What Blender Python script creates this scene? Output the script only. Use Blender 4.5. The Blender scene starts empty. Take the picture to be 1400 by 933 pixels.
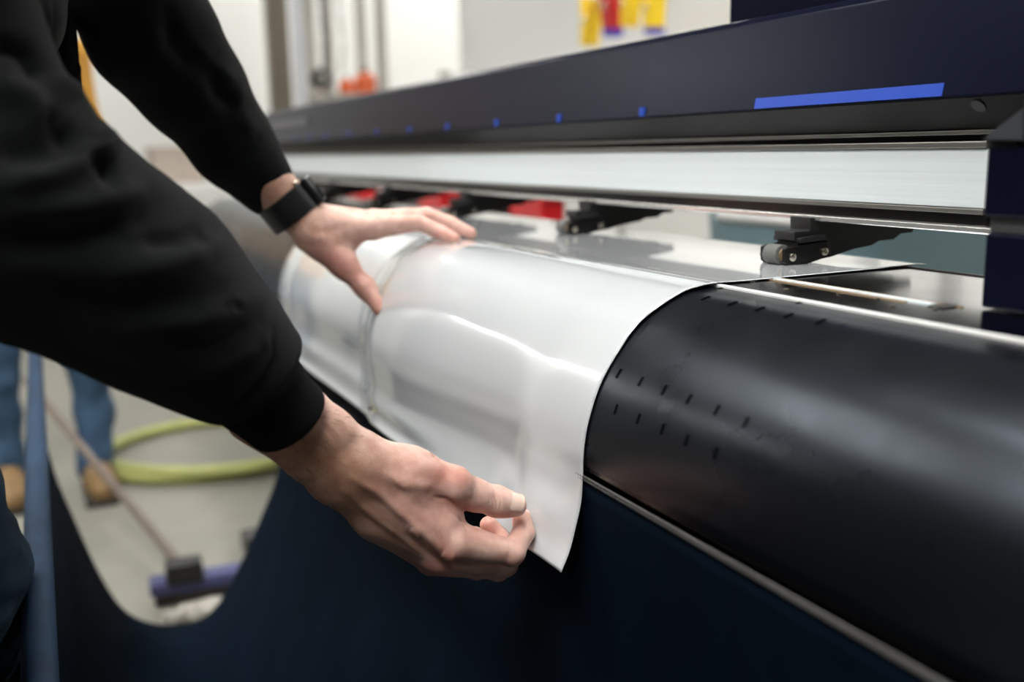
import bpy, bmesh, math, random
import numpy as np
from mathutils import Vector, Matrix, noise as mnoise
random.seed(7); rng = np.random.default_rng(7)
scene = bpy.context.scene
COL = scene.collection
H = 1.12                                     # height of the eye above the floor; z below is measured from the eye

# ------------------------------------------------------------------ camera, light, exposure
F = 1361.0; CX, CY = 700.0, 466.5
yaw, pitch, roll = map(math.radians, (25.3, 10.95, -1.2))
FW = np.array([math.sin(yaw)*math.cos(pitch), math.cos(yaw)*math.cos(pitch), -math.sin(pitch)])
RT = np.array([math.cos(yaw), -math.sin(yaw), 0.0]); UP = np.cross(RT, FW)
R_ = RT*math.cos(roll)+UP*math.sin(roll); U_ = UP*math.cos(roll)-RT*math.sin(roll)
cam_d = bpy.data.cameras.new('camera'); cam = bpy.data.objects.new('camera', cam_d); COL.objects.link(cam)
cam_d.sensor_width = 36.0; cam_d.lens = F/1400*36.0; cam_d.clip_start = 0.02; cam_d.clip_end = 100
cam.matrix_world = Matrix(((R_[0], U_[0], -FW[0], 0), (R_[1], U_[1], -FW[1], 0), (R_[2], U_[2], -FW[2], H), (0, 0, 0, 1)))
cam_d.dof.use_dof = True; cam_d.dof.focus_distance = 0.90; cam_d.dof.aperture_fstop = 2.7
scene.camera = cam
w = bpy.data.worlds.new('world'); scene.world = w; w.use_nodes = True
w.node_tree.nodes['Background'].inputs[0].default_value = (0.75, 0.8, 0.9, 1)
w.node_tree.nodes['Background'].inputs[1].default_value = 0.1
scene.view_settings.view_transform = 'Standard'; scene.view_settings.look = 'None'
scene.view_settings.gamma = 1; scene.view_settings.use_curve_mapping = False
scene.view_settings.exposure = 0.0
LAMP = 43.0                                  # emission of the ceiling fixtures

def ray(px, py): return FW+R_*(px-CX)/F+U_*(CY-py)/F
def proj(P):
    P = np.asarray(P, float); z = P@FW
    return CX+F*(P@R_)/z, CY-F*(P@U_)/z, z
def onX(px, py, X): r = ray(px, py); return r*(X/r[0])
def onY(px, py, Y): r = ray(px, py); return r*(Y/r[1])
def onZ(px, py, Z): r = ray(px, py); return r*(Z/r[2])
def dep(px, py, d): return ray(px, py)*d

# ------------------------------------------------------------------ materials
MATS = {}
def mat(name, col, rough=0.5, metal=0.0, bump=0.0, bscale=200.0, var=0.0, vscale=20.0, coat=0.0, spec=0.5,
        emit=0.0, sss=0.0, sheen=0.0, stretch=None, var_col=None, coat_rough=0.05, detail=4, alpha_noise=None, trans=0.0, rvar=0.0):
    m = bpy.data.materials.new(name); m.use_nodes = True; nt = m.node_tree; N = nt.nodes; L = nt.links
    b = N['Principled BSDF']
    b.inputs['Base Color'].default_value = (*col, 1); b.inputs['Roughness'].default_value = rough
    b.inputs['Metallic'].default_value = metal; b.inputs['Specular IOR Level'].default_value = spec
    b.inputs['Coat Weight'].default_value = coat; b.inputs['Coat Roughness'].default_value = coat_rough
    b.inputs['Sheen Weight'].default_value = sheen; b.inputs['Sheen Roughness'].default_value = 0.5
    b.inputs['Transmission Weight'].default_value = trans
    if emit: b.inputs['Emission Color'].default_value = (*col, 1); b.inputs['Emission Strength'].default_value = emit
    if sss:
        b.inputs['Subsurface Weight'].default_value = sss; b.inputs['Subsurface Radius'].default_value = (1.0, 0.35, 0.2)
        b.inputs['Subsurface Scale'].default_value = 0.006
    tc = N.new('ShaderNodeTexCoord'); mp = N.new('ShaderNodeMapping'); L.new(tc.outputs['Object'], mp.inputs['Vector'])
    if stretch: mp.inputs['Scale'].default_value = stretch
    if var or rvar:
        n = N.new('ShaderNodeTexNoise'); n.inputs['Scale'].default_value = vscale; n.inputs['Detail'].default_value = detail
        L.new(mp.outputs[0], n.inputs['Vector'])
        if var:
            mx = N.new('ShaderNodeMix'); mx.data_type = 'RGBA'
            c2 = var_col if var_col else tuple(c*(1-var) for c in col)
            c1 = col if var_col else tuple(min(1, c*(1+var*0.6)) for c in col)
            rp = N.new('ShaderNodeMapRange'); rp.inputs[1].default_value = 0.1; rp.inputs[2].default_value = 0.7
            L.new(n.outputs['Fac'], rp.inputs[0]); L.new(rp.outputs[0], mx.inputs[0])
            mx.inputs[6].default_value = (*c1, 1); mx.inputs[7].default_value = (*c2, 1)
            L.new(mx.outputs[2], b.inputs['Base Color'])
        if rvar:
            r2 = N.new('ShaderNodeMapRange'); r2.inputs[1].default_value = 0.1; r2.inputs[2].default_value = 0.7
            r2.inputs[3].default_value = rough-rvar; r2.inputs[4].default_value = rough+rvar
            L.new(n.outputs['Fac'], r2.inputs[0]); L.new(r2.outputs[0], b.inputs['Roughness'])
    if bump:
        n = N.new('ShaderNodeTexNoise'); n.inputs['Scale'].default_value = bscale; n.inputs['Detail'].default_value = 3
        L.new(mp.outputs[0], n.inputs['Vector'])
        bp = N.new('ShaderNodeBump'); bp.inputs['Strength'].default_value = bump; bp.inputs['Distance'].default_value = 0.002
        L.new(n.outputs['Fac'], bp.inputs['Height']); L.new(bp.outputs[0], b.inputs['Normal'])
    MATS[name] = m; return m

M_floor = mat('concrete floor', (0.22, 0.213, 0.18), 0.55, var=0.10, vscale=9, bump=0.05, bscale=60, detail=8)
M_wall = mat('white painted wall', (0.80, 0.80, 0.775), 0.7, bump=0.02, bscale=40)
M_dark = mat('dim warehouse wall', (0.05, 0.05, 0.05), 0.8, bump=0.02, bscale=20)
M_ceil = mat('ceiling', (0.10, 0.10, 0.10), 0.8, bump=0.02, bscale=30)
M_tube = mat('lamp diffuser', (1.0, 0.985, 0.945), 0.5, emit=LAMP)
M_fix = mat('fixture white', (0.8, 0.8, 0.8), 0.4, var=0.05)
M_navy = mat('navy printer plastic', (0.0042, 0.0052, 0.0150), 0.26, var=0.25, vscale=3, bump=0.03, bscale=900, spec=0.07)
M_lip = mat('dark grey lip', (0.011, 0.0108, 0.0105), 0.42, var=0.2, vscale=4, spec=0.15)
M_trim = mat('satin trim', (0.20, 0.195, 0.18), 0.38, metal=0.7, var=0.1, vscale=40, stretch=(1, 0.02, 1))
M_alu = mat('brushed aluminium', (0.74, 0.80, 0.82), 0.42, metal=0.15, var=0.07, vscale=260, stretch=(1, 0.004, 1), bump=0.06, bscale=500)
M_black = mat('black plastic', (0.008, 0.008, 0.009), 0.45, var=0.3, vscale=30)
M_gloss = mat('black gloss', (0.012, 0.011, 0.011), 0.22, metal=0.3, var=0.2, vscale=10)
M_apron = mat('black apron metal', (0.0030, 0.0036, 0.0052), 0.28, var=0.35, vscale=22, rvar=0.055, bump=0.03, bscale=800, spec=0.5, detail=8)
M_plate = mat('polished platen steel', (0.30, 0.305, 0.32), 0.12, metal=1.0, var=0.12, vscale=14, rvar=0.03)
M_chrome = mat('bright trim', (0.80, 0.80, 0.78), 0.22, metal=0.85, var=0.05, vscale=50)
M_brass = mat('tan cutting strip', (0.42, 0.30, 0.19), 0.35, metal=0.6, var=0.2, vscale=60, stretch=(1, 0.1, 1))
M_blue = mat('blue marker plastic', (0.002, 0.048, 0.40), 0.4, var=0.05)
M_film = mat('glossy white film', (0.57, 0.595, 0.615), 0.16, coat=1.0, coat_rough=0.012, var=0.02, vscale=4, spec=0.5)
M_screw = mat('steel screw', (0.65, 0.6, 0.5), 0.25, metal=1.0, var=0.1, vscale=300)
M_rub = mat('grey rubber', (0.11, 0.11, 0.105), 0.65, var=0.15, vscale=200)
M_cloth = mat('navy cloth', (0.0017, 0.0072, 0.0165), 0.85, var=0.30, vscale=7, bump=0.25, bscale=1500, spec=0.06, stretch=(3, 3, 0.8))
M_hem = mat('blue bar cover', (0.014, 0.040, 0.085), 0.7, var=0.3, vscale=20, bump=0.2, bscale=800, spec=0.2)
M_cord = mat('beaded cord', (0.09, 0.087, 0.085), 0.6, var=0.3, vscale=300)
M_hood = mat('black fleece', (0.0052, 0.0066, 0.0068), 0.95, bump=0.7, bscale=1100, sheen=0.06, spec=0.05, var=0.35, vscale=700)
M_rib = mat('black rib knit', (0.0040, 0.0046, 0.0048), 0.95, bump=0.7, bscale=1700, sheen=0.03, spec=0.05, var=0.3, vscale=900)
M_jean = mat('dark denim', (0.022, 0.042, 0.066), 0.9, bump=0.4, bscale=1300, spec=0.1, var=0.55, vscale=14, detail=8)
M_jean2 = mat('blue denim', (0.070, 0.13, 0.22), 0.9, bump=0.3, bscale=500, spec=0.1, var=0.5, vscale=12, detail=6)
M_shirt = mat('ochre cotton', (0.50, 0.25, 0.035), 0.9, bump=0.2, bscale=300, var=0.15)
M_boot = mat('tan leather', (0.26, 0.155, 0.06), 0.6, bump=0.2, bscale=150, var=0.3)
M_sole = mat('dark sole', (0.03, 0.025, 0.02), 0.8, var=0.2)
M_hair = mat('brown hair', (0.05, 0.028, 0.016), 0.6, var=0.3, vscale=80, bump=0.4, bscale=300)
M_nail = mat('nail', (0.88, 0.60, 0.52), 0.25, coat=0.5, sss=0.2, var=0.04, vscale=150)
M_watch = mat('black watch rubber', (0.006, 0.007, 0.009), 0.4, var=0.2)
M_hose = mat('yellow green hose', (0.38, 0.40, 0.13), 0.5, var=0.1)
M_red = mat('red plastic', (0.50, 0.008, 0.012), 0.35, var=0.1)
M_yellow = mat('yellow plastic', (0.90, 0.62, 0.01), 0.35, var=0.08)
M_blu2 = mat('royal blue plastic', (0.03, 0.03, 0.45), 0.35, var=0.1)
M_orange = mat('orange red plastic', (0.70, 0.12, 0.03), 0.4, var=0.1)
M_teal = mat('blue grey plastic', (0.12, 0.19, 0.215), 0.5, var=0.12, vscale=5)
M_white = mat('white plastic', (0.78, 0.78, 0.77), 0.45, var=0.04)
M_taupe = mat('taupe painted steel', (0.16, 0.135, 0.10), 0.6, var=0.12)
M_pipe = mat('pale blue grey paint', (0.58, 0.60, 0.63), 0.5, var=0.05)
M_tan = mat('grey tan steel', (0.36, 0.34, 0.30), 0.5, var=0.1)
M_card = mat('cardboard', (0.48, 0.41, 0.35), 0.85, var=0.15)
M_purple = mat('slate blue plastic', (0.055, 0.06, 0.16), 0.5, var=0.15)
M_wood = mat('brown grey handle', (0.17, 0.13, 0.105), 0.5, var=0.2, vscale=40)
M_green = mat('pale green mat', (0.35, 0.60, 0.50), 0.5, var=0.1)

for q_ in (M_apron, M_navy): q_.node_tree.nodes['Principled BSDF'].inputs['Specular Tint'].default_value = (0.72, 0.84, 1.0, 1)
def skin_material():
    m = bpy.data.materials.new('skin'); m.use_nodes = True; nt = m.node_tree; N = nt.nodes; L = nt.links; b = N['Principled BSDF']
    at = N.new('ShaderNodeAttribute'); at.attribute_name = 'tone'
    tc = N.new('ShaderNodeTexCoord')
    n1 = N.new('ShaderNodeTexNoise'); n1.inputs['Scale'].default_value = 90; n1.inputs['Detail'].default_value = 5
    n2 = N.new('ShaderNodeTexNoise'); n2.inputs['Scale'].default_value = 700; n2.inputs['Detail'].default_value = 3
    v = N.new('ShaderNodeTexVoronoi'); v.inputs['Scale'].default_value = 900
    for n in (n1, n2, v): L.new(tc.outputs['Object'], n.inputs['Vector'])
    mx = N.new('ShaderNodeMix'); mx.data_type = 'RGBA'; mx.blend_type = 'MULTIPLY'; mx.inputs[0].default_value = 1.0
    cr = N.new('ShaderNodeValToRGB'); cr.color_ramp.elements[0].position = 0.3; cr.color_ramp.elements[0].color = (0.80, 0.70, 0.68, 1)
    cr.color_ramp.elements[1].position = 0.7; cr.color_ramp.elements[1].color = (1.0, 1.0, 1.0, 1)
    L.new(n1.outputs['Fac'], cr.inputs[0]); L.new(at.outputs['Color'], mx.inputs[6]); L.new(cr.outputs[0], mx.inputs[7])
    L.new(mx.outputs[2], b.inputs['Base Color'])
    b.inputs['Roughness'].default_value = 0.48; b.inputs['Specular IOR Level'].default_value = 0.4
    b.inputs['Subsurface Weight'].default_value = 0.12; b.inputs['Subsurface Radius'].default_value = (1, 0.35, 0.2); b.inputs['Subsurface Scale'].default_value = 0.005
    ad = N.new('ShaderNodeMath'); ad.operation = 'ADD'; L.new(n2.outputs['Fac'], ad.inputs[0]); L.new(v.outputs['Distance'], ad.inputs[1])
    bp = N.new('ShaderNodeBump'); bp.inputs['Strength'].default_value = 0.22; bp.inputs['Distance'].default_value = 0.0008
    L.new(ad.outputs[0], bp.inputs['Height']); L.new(bp.outputs[0], b.inputs['Normal'])
    return m
M_skin = skin_material()

# ------------------------------------------------------------------ object helpers
ORG = {}
def tag(o, label=None, cat=None, group=None, kind=None):
    if label: o['label'] = label
    if cat: o['category'] = cat
    if group: o['group'] = group
    if kind: o['kind'] = kind
    return o
def empty(name, loc, label=None, cat=None, group=None):
    o = bpy.data.objects.new(name, None); COL.objects.link(o); o.empty_display_size = 0.05
    W = Vector((loc[0], loc[1], loc[2]+H)); o.location = W; ORG[o.name] = W
    return tag(o, label, cat, group)
def link_mesh(name, me, m, parent, W, smooth=False):
    o = bpy.data.objects.new(name, me); COL.objects.link(o)
    ms = m if isinstance(m, (list, tuple)) else [m]
    for q in ms: me.materials.append(q)
    ORG[o.name] = W
    if parent: o.parent = parent; o.location = W-ORG[parent.name]
    else: o.location = W
    if smooth: me.shade_smooth()
    return o
def mk(name, V, Fc, m, parent=None, smooth=False, org=None):
    """one mesh object from vertices given from the eye"""
    V = np.asarray(V, float).copy(); V[:, 2] += H
    if org is None:
        lo, hi = V.min(0), V.max(0); W = Vector(((lo[0]+hi[0])/2, (lo[1]+hi[1])/2, lo[2]))
    else: W = Vector((org[0], org[1], org[2]+H))
    V -= np.array(W)
    me = bpy.data.meshes.new(name); me.from_pydata(V.tolist(), [], Fc if isinstance(Fc, list) else Fc.tolist()); me.update()
    return link_mesh(name, me, m, parent, W, smooth)

class MB:
    def __init__(s): s.bm = bmesh.new()
    def box(s, x0, x1, y0, y1, z0, z1, bev=0.0, seg=2):
        b = bmesh.new(); r = bmesh.ops.create_cube(b, size=1)
        for v in b.verts:
            v.co = Vector((x0+(v.co.x+.5)*(x1-x0), y0+(v.co.y+.5)*(y1-y0), z0+(v.co.z+.5)*(z1-z0)))
        if bev: bmesh.ops.bevel(b, geom=list(b.edges), offset=bev, segments=seg, affect='EDGES', profile=0.5)
        s.add(b); return s
    def add(s, b, M=None):
        if M is not None: bmesh.ops.transform(b, matrix=M, verts=b.verts)
        me = bpy.data.meshes.new('tmp'); b.to_mesh(me); b.free(); s.bm.from_mesh(me); bpy.data.meshes.remove(me)
    def cyl(s, a, b_, r0, r1=None, seg=24, bev=0.0):
        a, b_ = Vector(a), Vector(b_); d = b_-a; r1 = r0 if r1 is None else r1
        b = bmesh.new(); bmesh.ops.create_cone(b, cap_ends=True, segments=seg, radius1=r0, radius2=r1, depth=d.length)
        if bev:
            es = [e for e in b.edges if all(len(f.verts) > 4 or True for f in e.link_faces) and any(len(f.verts) > 4 for f in e.link_faces)]
            bmesh.ops.bevel(b, geom=es, offset=bev, segments=2, affect='EDGES', profile=0.5)
        M = Matrix.Translation((a+b_)/2) @ d.to_track_quat('Z', 'Y').to_matrix().to_4x4()
        s.add(b, M); return s
    def sphere(s, c, r, sc=(1, 1, 1), seg=20):
        b = bmesh.new(); bmesh.ops.create_uvsphere(b, u_segments=seg, v_segments=seg//2, radius=r)
        s.add(b, Matrix.Translation(Vector(c)) @ Matrix.Diagonal((*sc, 1))); return s
    def prism(s, prof, y0, y1, bev=0.0):
        """a closed (x, z) outline pushed along y"""
        b = bmesh.new(); v0 = [b.verts.new((x, y0, z)) for x, z in prof]; v1 = [b.verts.new((x, y1, z)) for x, z in prof]; n = len(prof)
        b.faces.new(v0); b.faces.new(v1[::-1])
        for i in range(n): b.faces.new((v0[(i+1) % n], v0[i], v1[i], v1[(i+1) % n]))
        bmesh.ops.recalc_face_normals(b, faces=b.faces)
        if bev: bmesh.ops.bevel(b, geom=list(b.edges), offset=bev, segments=2, affect='EDGES', profile=0.5)
        s.add(b); return s
    def tube(s, pts, r, seg=10, closed=False):
        pts = [Vector(p) for p in pts]; n = len(pts); b = bmesh.new(); rings = []
        up = Vector((0, 0, 1))
        for i, p in enumerate(pts):
            t = (pts[(i+1) % n] if (closed or i < n-1) else p)-(pts[i-1] if (closed or i > 0) else p); t.normalize()
            u = t.cross(up)
            if u.length < 1e-3: u = t.cross(Vector((1, 0, 0)))
            u.normalize(); v = u.cross(t); rr = r(i/(n-1)) if callable(r) else r
            rings.append([b.verts.new(p+(u*math.cos(a)+v*math.sin(a))*rr) for a in [2*math.pi*k/seg for k in range(seg)]])
        for i in range(n if closed else n-1):
            A, B = rings[i], rings[(i+1) % n]
            for k in range(seg): b.faces.new((A[k], A[(k+1) % seg], B[(k+1) % seg], B[k]))
        if not closed: b.faces.new(rings[0][::-1]); b.faces.new(rings[-1])
        bmesh.ops.recalc_face_normals(b, faces=b.faces); s.add(b); return s
    def build(s, name, m, parent=None, smooth=False, org=None):
        V = np.array([v.co[:] for v in s.bm.verts]); s.bm.verts.index_update()
        Fc = [[v.index for v in f.verts] for f in s.bm.faces]; s.bm.free()
        o = mk(name, V, Fc, m, parent, smooth, org)
        if smooth:
            try: o.data.set_sharp_from_angle(angle=math.radians(40))
            except Exception: pass
        return o
def copy_tree(o, parent=None, d=(0, 0, 0)):
    c = o.copy(); COL.objects.link(c); c.parent = parent if parent else o.parent
    c.location = o.location+Vector(d); ORG[c.name] = ORG[o.name]+Vector(d)
    for ch in list(o.children):
        k = ch.copy(); COL.objects.link(k); k.parent = c; ORG[k.name] = ORG[ch.name]+Vector(d)
    return c

# ------------------------------------------------------------------ implicit bodies (smooth unions turned into one surface)
def smin(a, b, k):
    h = np.maximum(k-np.abs(a-b), 0)/k
    return np.minimum(a, b)-h*h*k*0.25
class Fld:
    def __init__(s, lo, hi, h):
        s.lo = np.array(lo, float); s.h = h; s.n = np.ceil((np.array(hi)-s.lo)/h).astype(int)+1
        s.ax = [(s.lo[i]+np.arange(s.n[i])*h).astype(np.float32) for i in range(3)]
        s.f = np.full(s.n, 0.03, np.float32)
    def sub(s, lo, hi):
        sl = []
        for i in range(3):
            a = int(max(0, math.floor((lo[i]-s.lo[i])/s.h))); b = int(min(s.n[i], math.ceil((hi[i]-s.lo[i])/s.h)+1))
            if b <= a: return None
            sl.append(slice(a, b))
        return tuple(sl)
    def cone(s, a, b, ra, rb, k=0.008, flat=None):
        a = np.asarray(a, float); b = np.asarray(b, float); R = max(ra, rb)+max(k, 0.01)+0.004
        sl = s.sub(np.minimum(a, b)-R, np.maximum(a, b)+R)
        if sl is None: return s
        X = s.ax[0][sl[0]][:, None, None]; Y = s.ax[1][sl[1]][None, :, None]; Z = s.ax[2][sl[2]][None, None, :]
        d = b-a; L = max(float(d@d), 1e-9)
        t = np.clip(((X-a[0])*d[0]+(Y-a[1])*d[1]+(Z-a[2])*d[2])/L, 0, 1)
        dx, dy, dz = X-a[0]-t*d[0], Y-a[1]-t*d[1], Z-a[2]-t*d[2]
        q = dx*dx+dy*dy+dz*dz
        if flat is not None:      # (unit axis, factor): thicker or thinner along that axis
            n, fa = flat; n = np.asarray(n, float); n = n/np.linalg.norm(n); c = dx*n[0]+dy*n[1]+dz*n[2]
            q = q-c*c+(c/fa)**2
        g = (np.sqrt(q)-(ra+(rb-ra)*t)).astype(np.float32)
        s.f[sl] = smin(s.f[sl], g, k); return s
    def mesh(s):
        f = s.f; sg = f < 0; n = s.n
        c = np.zeros(tuple(n-1), np.uint8)
        for i in (0, 1):
            for j in (0, 1):
                for k in (0, 1): c += sg[i:n[0]-1+i, j:n[1]-1+j, k:n[2]-1+k]
        mixed = (c > 0) & (c < 8); idx = np.full(mixed.shape, -1, np.int64); ids = np.argwhere(mixed); idx[mixed] = np.arange(len(ids))
        P = np.zeros((len(ids), 3)); W = np.zeros(len(ids))
        cor = [(i, j, k) for i in (0, 1) for j in (0, 1) for k in (0, 1)]
        val = {q: f[ids[:, 0]+q[0], ids[:, 1]+q[1], ids[:, 2]+q[2]].astype(float) for q in cor}
        for q in cor:
            for a in range(3):
                if q[a] == 0:
                    r = list(q); r[a] = 1; r = tuple(r); v0, v1 = val[q], val[r]
                    m = (v0 < 0) != (v1 < 0); t = np.where(m, v0/np.where(m, v0-v1, 1), 0)
                    p = np.tile(np.array(q, float), (len(ids), 1)); p[:, a] += t; P += p*m[:, None]; W += m
        P = (ids+P/W[:, None])*s.h+s.lo
        faces = []
        for a in range(3):
            sl0 = [slice(0, None)]*3; sl1 = [slice(0, None)]*3; sl0[a] = slice(0, -1); sl1[a] = slice(1, None)
            A, B = sg[tuple(sl0)], sg[tuple(sl1)]; e = np.argwhere(A != B); o1, o2 = (a+1) % 3, (a+2) % 3
            e = e[(e[:, o1] > 0) & (e[:, o2] > 0) & (e[:, o1] < n[o1]-1) & (e[:, o2] < n[o2]-1)]
            inside = A[e[:, 0], e[:, 1], e[:, 2]]
            def cell(d1, d2):
                g = e.copy(); g[:, o1] -= d1; g[:, o2] -= d2; return idx[g[:, 0], g[:, 1], g[:, 2]]
            q = np.stack([cell(1, 1), cell(0, 1), cell(0, 0), cell(1, 0)], 1); q[~inside] = q[~inside][:, ::-1]; faces.append(q)
        return P, np.concatenate(faces)
def vnormals(V, Q):
    n = np.cross(V[Q[:, 2]]-V[Q[:, 0]], V[Q[:, 3]]-V[Q[:, 1]]); N = np.zeros_like(V)
    for i in range(4): np.add.at(N, Q[:, i], n)
    return N/np.maximum(np.linalg.norm(N, axis=1), 1e-12)[:, None]
def seg2d(x, y, pts):
    D = np.full(len(x), 1e9); T = np.zeros(len(x)); m = len(pts)-1
    for i in range(m):
        ax, ay = pts[i]; bx, by = pts[i+1]; dx, dy = bx-ax, by-ay; t = np.clip(((x-ax)*dx+(y-ay)*dy)/(dx*dx+dy*dy), 0, 1)
        d = np.hypot(x-ax-t*dx, y-ay-t*dy); k = d < D; D[k] = d[k]; T[k] = (i+t[k])/m
    return D, T
def sculpt(V, Q, strokes, side=True):
    """press creases (negative) and folds (positive) into a surface along its normals"""
    N = vnormals(V, Q); x, y, z = proj(V); fac = np.clip(-(N*(V/np.linalg.norm(V, axis=1)[:, None])).sum(1)*2+0.3, 0, 1) if side else 1.0
    d = np.zeros(len(V))
    for pts, amp, wd in strokes:
        D, T = seg2d(x, y, pts); d += amp*np.exp(-(D/wd)**2)*np.clip(np.sin(np.pi*np.clip(T, .08, .92))*1.6, 0, 1)
    return V+N*(d*fac)[:, None]
def noise_disp(V, Q, amp, sc, stretch=(1, 1, 1), seed=0.0):
    N = vnormals(V, Q); S = np.array(stretch)*sc
    d = np.array([mnoise.noise(Vector((p*S+seed).tolist())) for p in V])*amp
    return V+N*d[:, None]

# ------------------------------------------------------------------ the room
def struct(name, b, m): return tag(b.build(name, m), kind='structure')
RX0, RX1, RY0, RY1, CZ = -4.5, 6.0, -4.0, 9.5, 3.1
struct('floor', MB().box(RX0, RX1, RY0, RY1, -H-0.1, -H), M_floor)
struct('ceiling', MB().box(RX0, RX1, RY0, RY1, CZ, CZ+0.1), M_ceil)
struct('wall_far', MB().box(RX0, RX1, RY1, RY1+0.1, -H, CZ), M_wall)
struct('wall_right', MB().box(RX1, RX1+0.1, RY0, RY1+0.1, -H, CZ), M_wall)
struct('wall_left', MB().box(RX0-0.1, RX0, RY0, RY1+0.1, -H, CZ), M_dark)
struct('wall_near', MB().box(RX0-0.1, RX1+0.1, RY0-0.1, RY0, -H, CZ), M_dark)
struct('baseboard_far', MB().box(RX0, RX1, RY1-0.02, RY1, -H, -H+0.1), M_pipe)
struct('baseboard_right', MB().box(RX1-0.02, RX1, RY0, RY1-0.02, -H, -H+0.1), M_pipe)

def ceiling_light(x, y, ln, wd, where):
    r = empty('ceiling_light', (x, y, CZ-0.10), 'white tube light fixture on the ceiling, '+where, 'ceiling light', 'tube lights on the ceiling')
    MB().box(x-wd/2-.03, x+wd/2+.03, y-ln/2-.03, y+ln/2+.03, CZ-0.06, CZ, 0.008).build('housing', M_fix, r)
    MB().box(x-wd/2, x+wd/2, y-ln/2, y+ln/2, CZ-0.10, CZ-0.06, 0.01).build('diffuser', M_tube, r)
for a in ((-1.8, 3.3, 2.0, .42, 'left of the printer, long one nearest the person'), (-2.25, 6.2, .8, .22, 'short one beyond the person in blue jeans'), (-4.05, 9.0, .75, .36, 'in the far left corner'), (-4.1, 7.55, .7, .36, 'along the left wall'),
          (3.4, 0.8, 2.4, .30, 'behind the printer near its right end'), (3.9, 4.2, 2.4, .30, 'above the blue-grey bin'), (3.9, 7.6, 2.4, .30, 'in the far right corner'),
          (0.9, 8.2, 1.6, .22, 'before the brown column'), (-0.45, 1.75, 1.2, .34, 'directly over the person in black'), (0.35, 0.9, 2.0, .20, 'over the near end of the printer'), (-1.2, -0.9, 2.0, .62, 'behind the camera')):  # fixtures over person, near printer end and behind camera are added fill light
    ceiling_light(*a)

# ------------------------------------------------------------------ the printer
PR = empty('wide_format_printer', (0.65, 1.7, -H), 'long navy and aluminium wide-format printer with black curved front apron', 'printer')
YN, YF = 0.02, 3.30
MB().prism([(0.680, 0.033), (0.700, 0.124), (0.706, 0.130), (1.04, 0.150), (1.08, 0.12), (1.08, 0.02), (0.78, 0.02), (0.76, 0.030)], YN, YF, 0.002).build('upper_cover', M_navy, PR)
ys = float(onX(996, 26, 0.76)[1])
MB().box(0.76, 1.05, YN, ys, 0.10, 0.36, 0.004).build('top_housing', M_navy, PR)
MB().prism([(0.683, 0.0325), (0.706, 0.0075), (0.76, 0.0075), (0.76, 0.0325)], YN, YF, 0.0008).build('cover_lip', M_lip, PR)
MB().box(0.704, 0.76, YN+.2, YF, 0.0035, 0.0072, 0.0008).build('trim_strip', M_trim, PR)
YA = 0.575
MB().box(0.735, 0.79, YA-.05, YF, -0.08, 0.0035).build('rail_core', M_black, PR)
MB().box(0.700, 0.735, YA, YF, -0.0075, -0.0018, 0.001).build('trim_strip', M_trim, PR)
MB().box(0.702, 0.735, YA, YF, -0.0565, -0.0078, 0.0008).build('aluminium_rail', M_alu, PR)
MB().box(0.701, 0.735, YA, YF, -0.0615, -0.0570, 0.0008).build('trim_strip', M_trim, PR)
MB().box(0.706, 0.76, YA, YF, -0.0715, -0.0615, 0.0005).build('dark_strip', M_gloss, PR)
MB().box(0.700, 0.76, YA-.02, YF, -0.0772, -0.0715, 0.001).build('trim_strip', M_chrome, PR)
MB().box(0.76, 0.80, YA, YF, -0.0715, 0.019).build('carriage_bed', M_black, PR)
# blue markers
for px, py in ((405, 190), (424, 189), (446, 187), (478, 186), (516, 184), (561, 180), (613, 176), (680, 171), (766, 164), (880, 156)):
    p = onX(px, py, 0.683); y = float(p[1]); z = 0.0405
    q = MB().box(0.6800, 0.684, y-0.0058, y+0.0058, z-0.0052, z+0.0052, 0.0006).build('blue_marker', M_blue, PR)
ya, yb = float(onX(1033, 146, 0.682)[1]), float(onX(1290, 127, 0.682)[1])
MB().prism([(0.6800, 0.0350), (0.6815, 0.0350), (0.6840, 0.0455), (0.6820, 0.0455)], yb, ya).build('blue_stripe', M_blue, PR)
# faded lettering plate at the far end of the cover
MB().box(0.6865, 0.694, 2.72, 3.18, 0.070, 0.094, 0.002).build('badge_plate', mat('badge grey', (0.10, 0.10, 0.12), 0.5, var=0.2, vscale=60), PR)
ym = float(onX(1340, 139, 0.69)[1])
MB().cyl((0.6881, ym, 0.0254), (0.6900, ym, 0.0272), 0.0062, seg=20).build('fastener_hole', M_black, PR)
# near end housing
PC = onZ(1342, 421, -0.12); YP = float(PC[1])
MB().box(0.609, 1.05, YN, YP, -0.1195, -0.066, 0.002).build('end_housing', M_navy, PR)
MB().box(0.613, 1.05, YN, YP, -0.066, -0.0545, 0.001).build('end_housing_band', mat('housing band grey', (0.055, 0.055, 0.058), 0.45, var=0.1), PR)
MB().box(0.609, 1.05, YN, YP+0.003, -0.0545, -0.004, 0.002).build('end_housing', M_navy, PR)
pa, pb, pc_, pd = (onX(x, y, 0.605) for x, y in ((1400, 146), (1354, 181), (1340, 193), (1400, 193)))
b = bmesh.new()
fr = [b.verts.new(Vector(p.tolist())) for p in (pa, pb, pc_, pd)]
bk = [b.verts.new(Vector((p+np.array([0.07, 0, 0])).tolist())) for p in (pa, pb, pc_, pd)]
b.faces.new(fr); b.faces.new(bk[::-1])
for i in range(4): b.faces.new((fr[(i+1) % 4], fr[i], bk[i], bk[(i+1) % 4]))
bmesh.ops.recalc_face_normals(b, faces=b.faces); bmesh.ops.bevel(b, geom=list(b.edges), offset=0.001, segments=2, affect='EDGES')
mb = MB(); mb.add(b); mb.build('corner_bracket', mat('bracket grey', (0.035, 0.038, 0.046), 0.45, var=0.1), PR)

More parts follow.
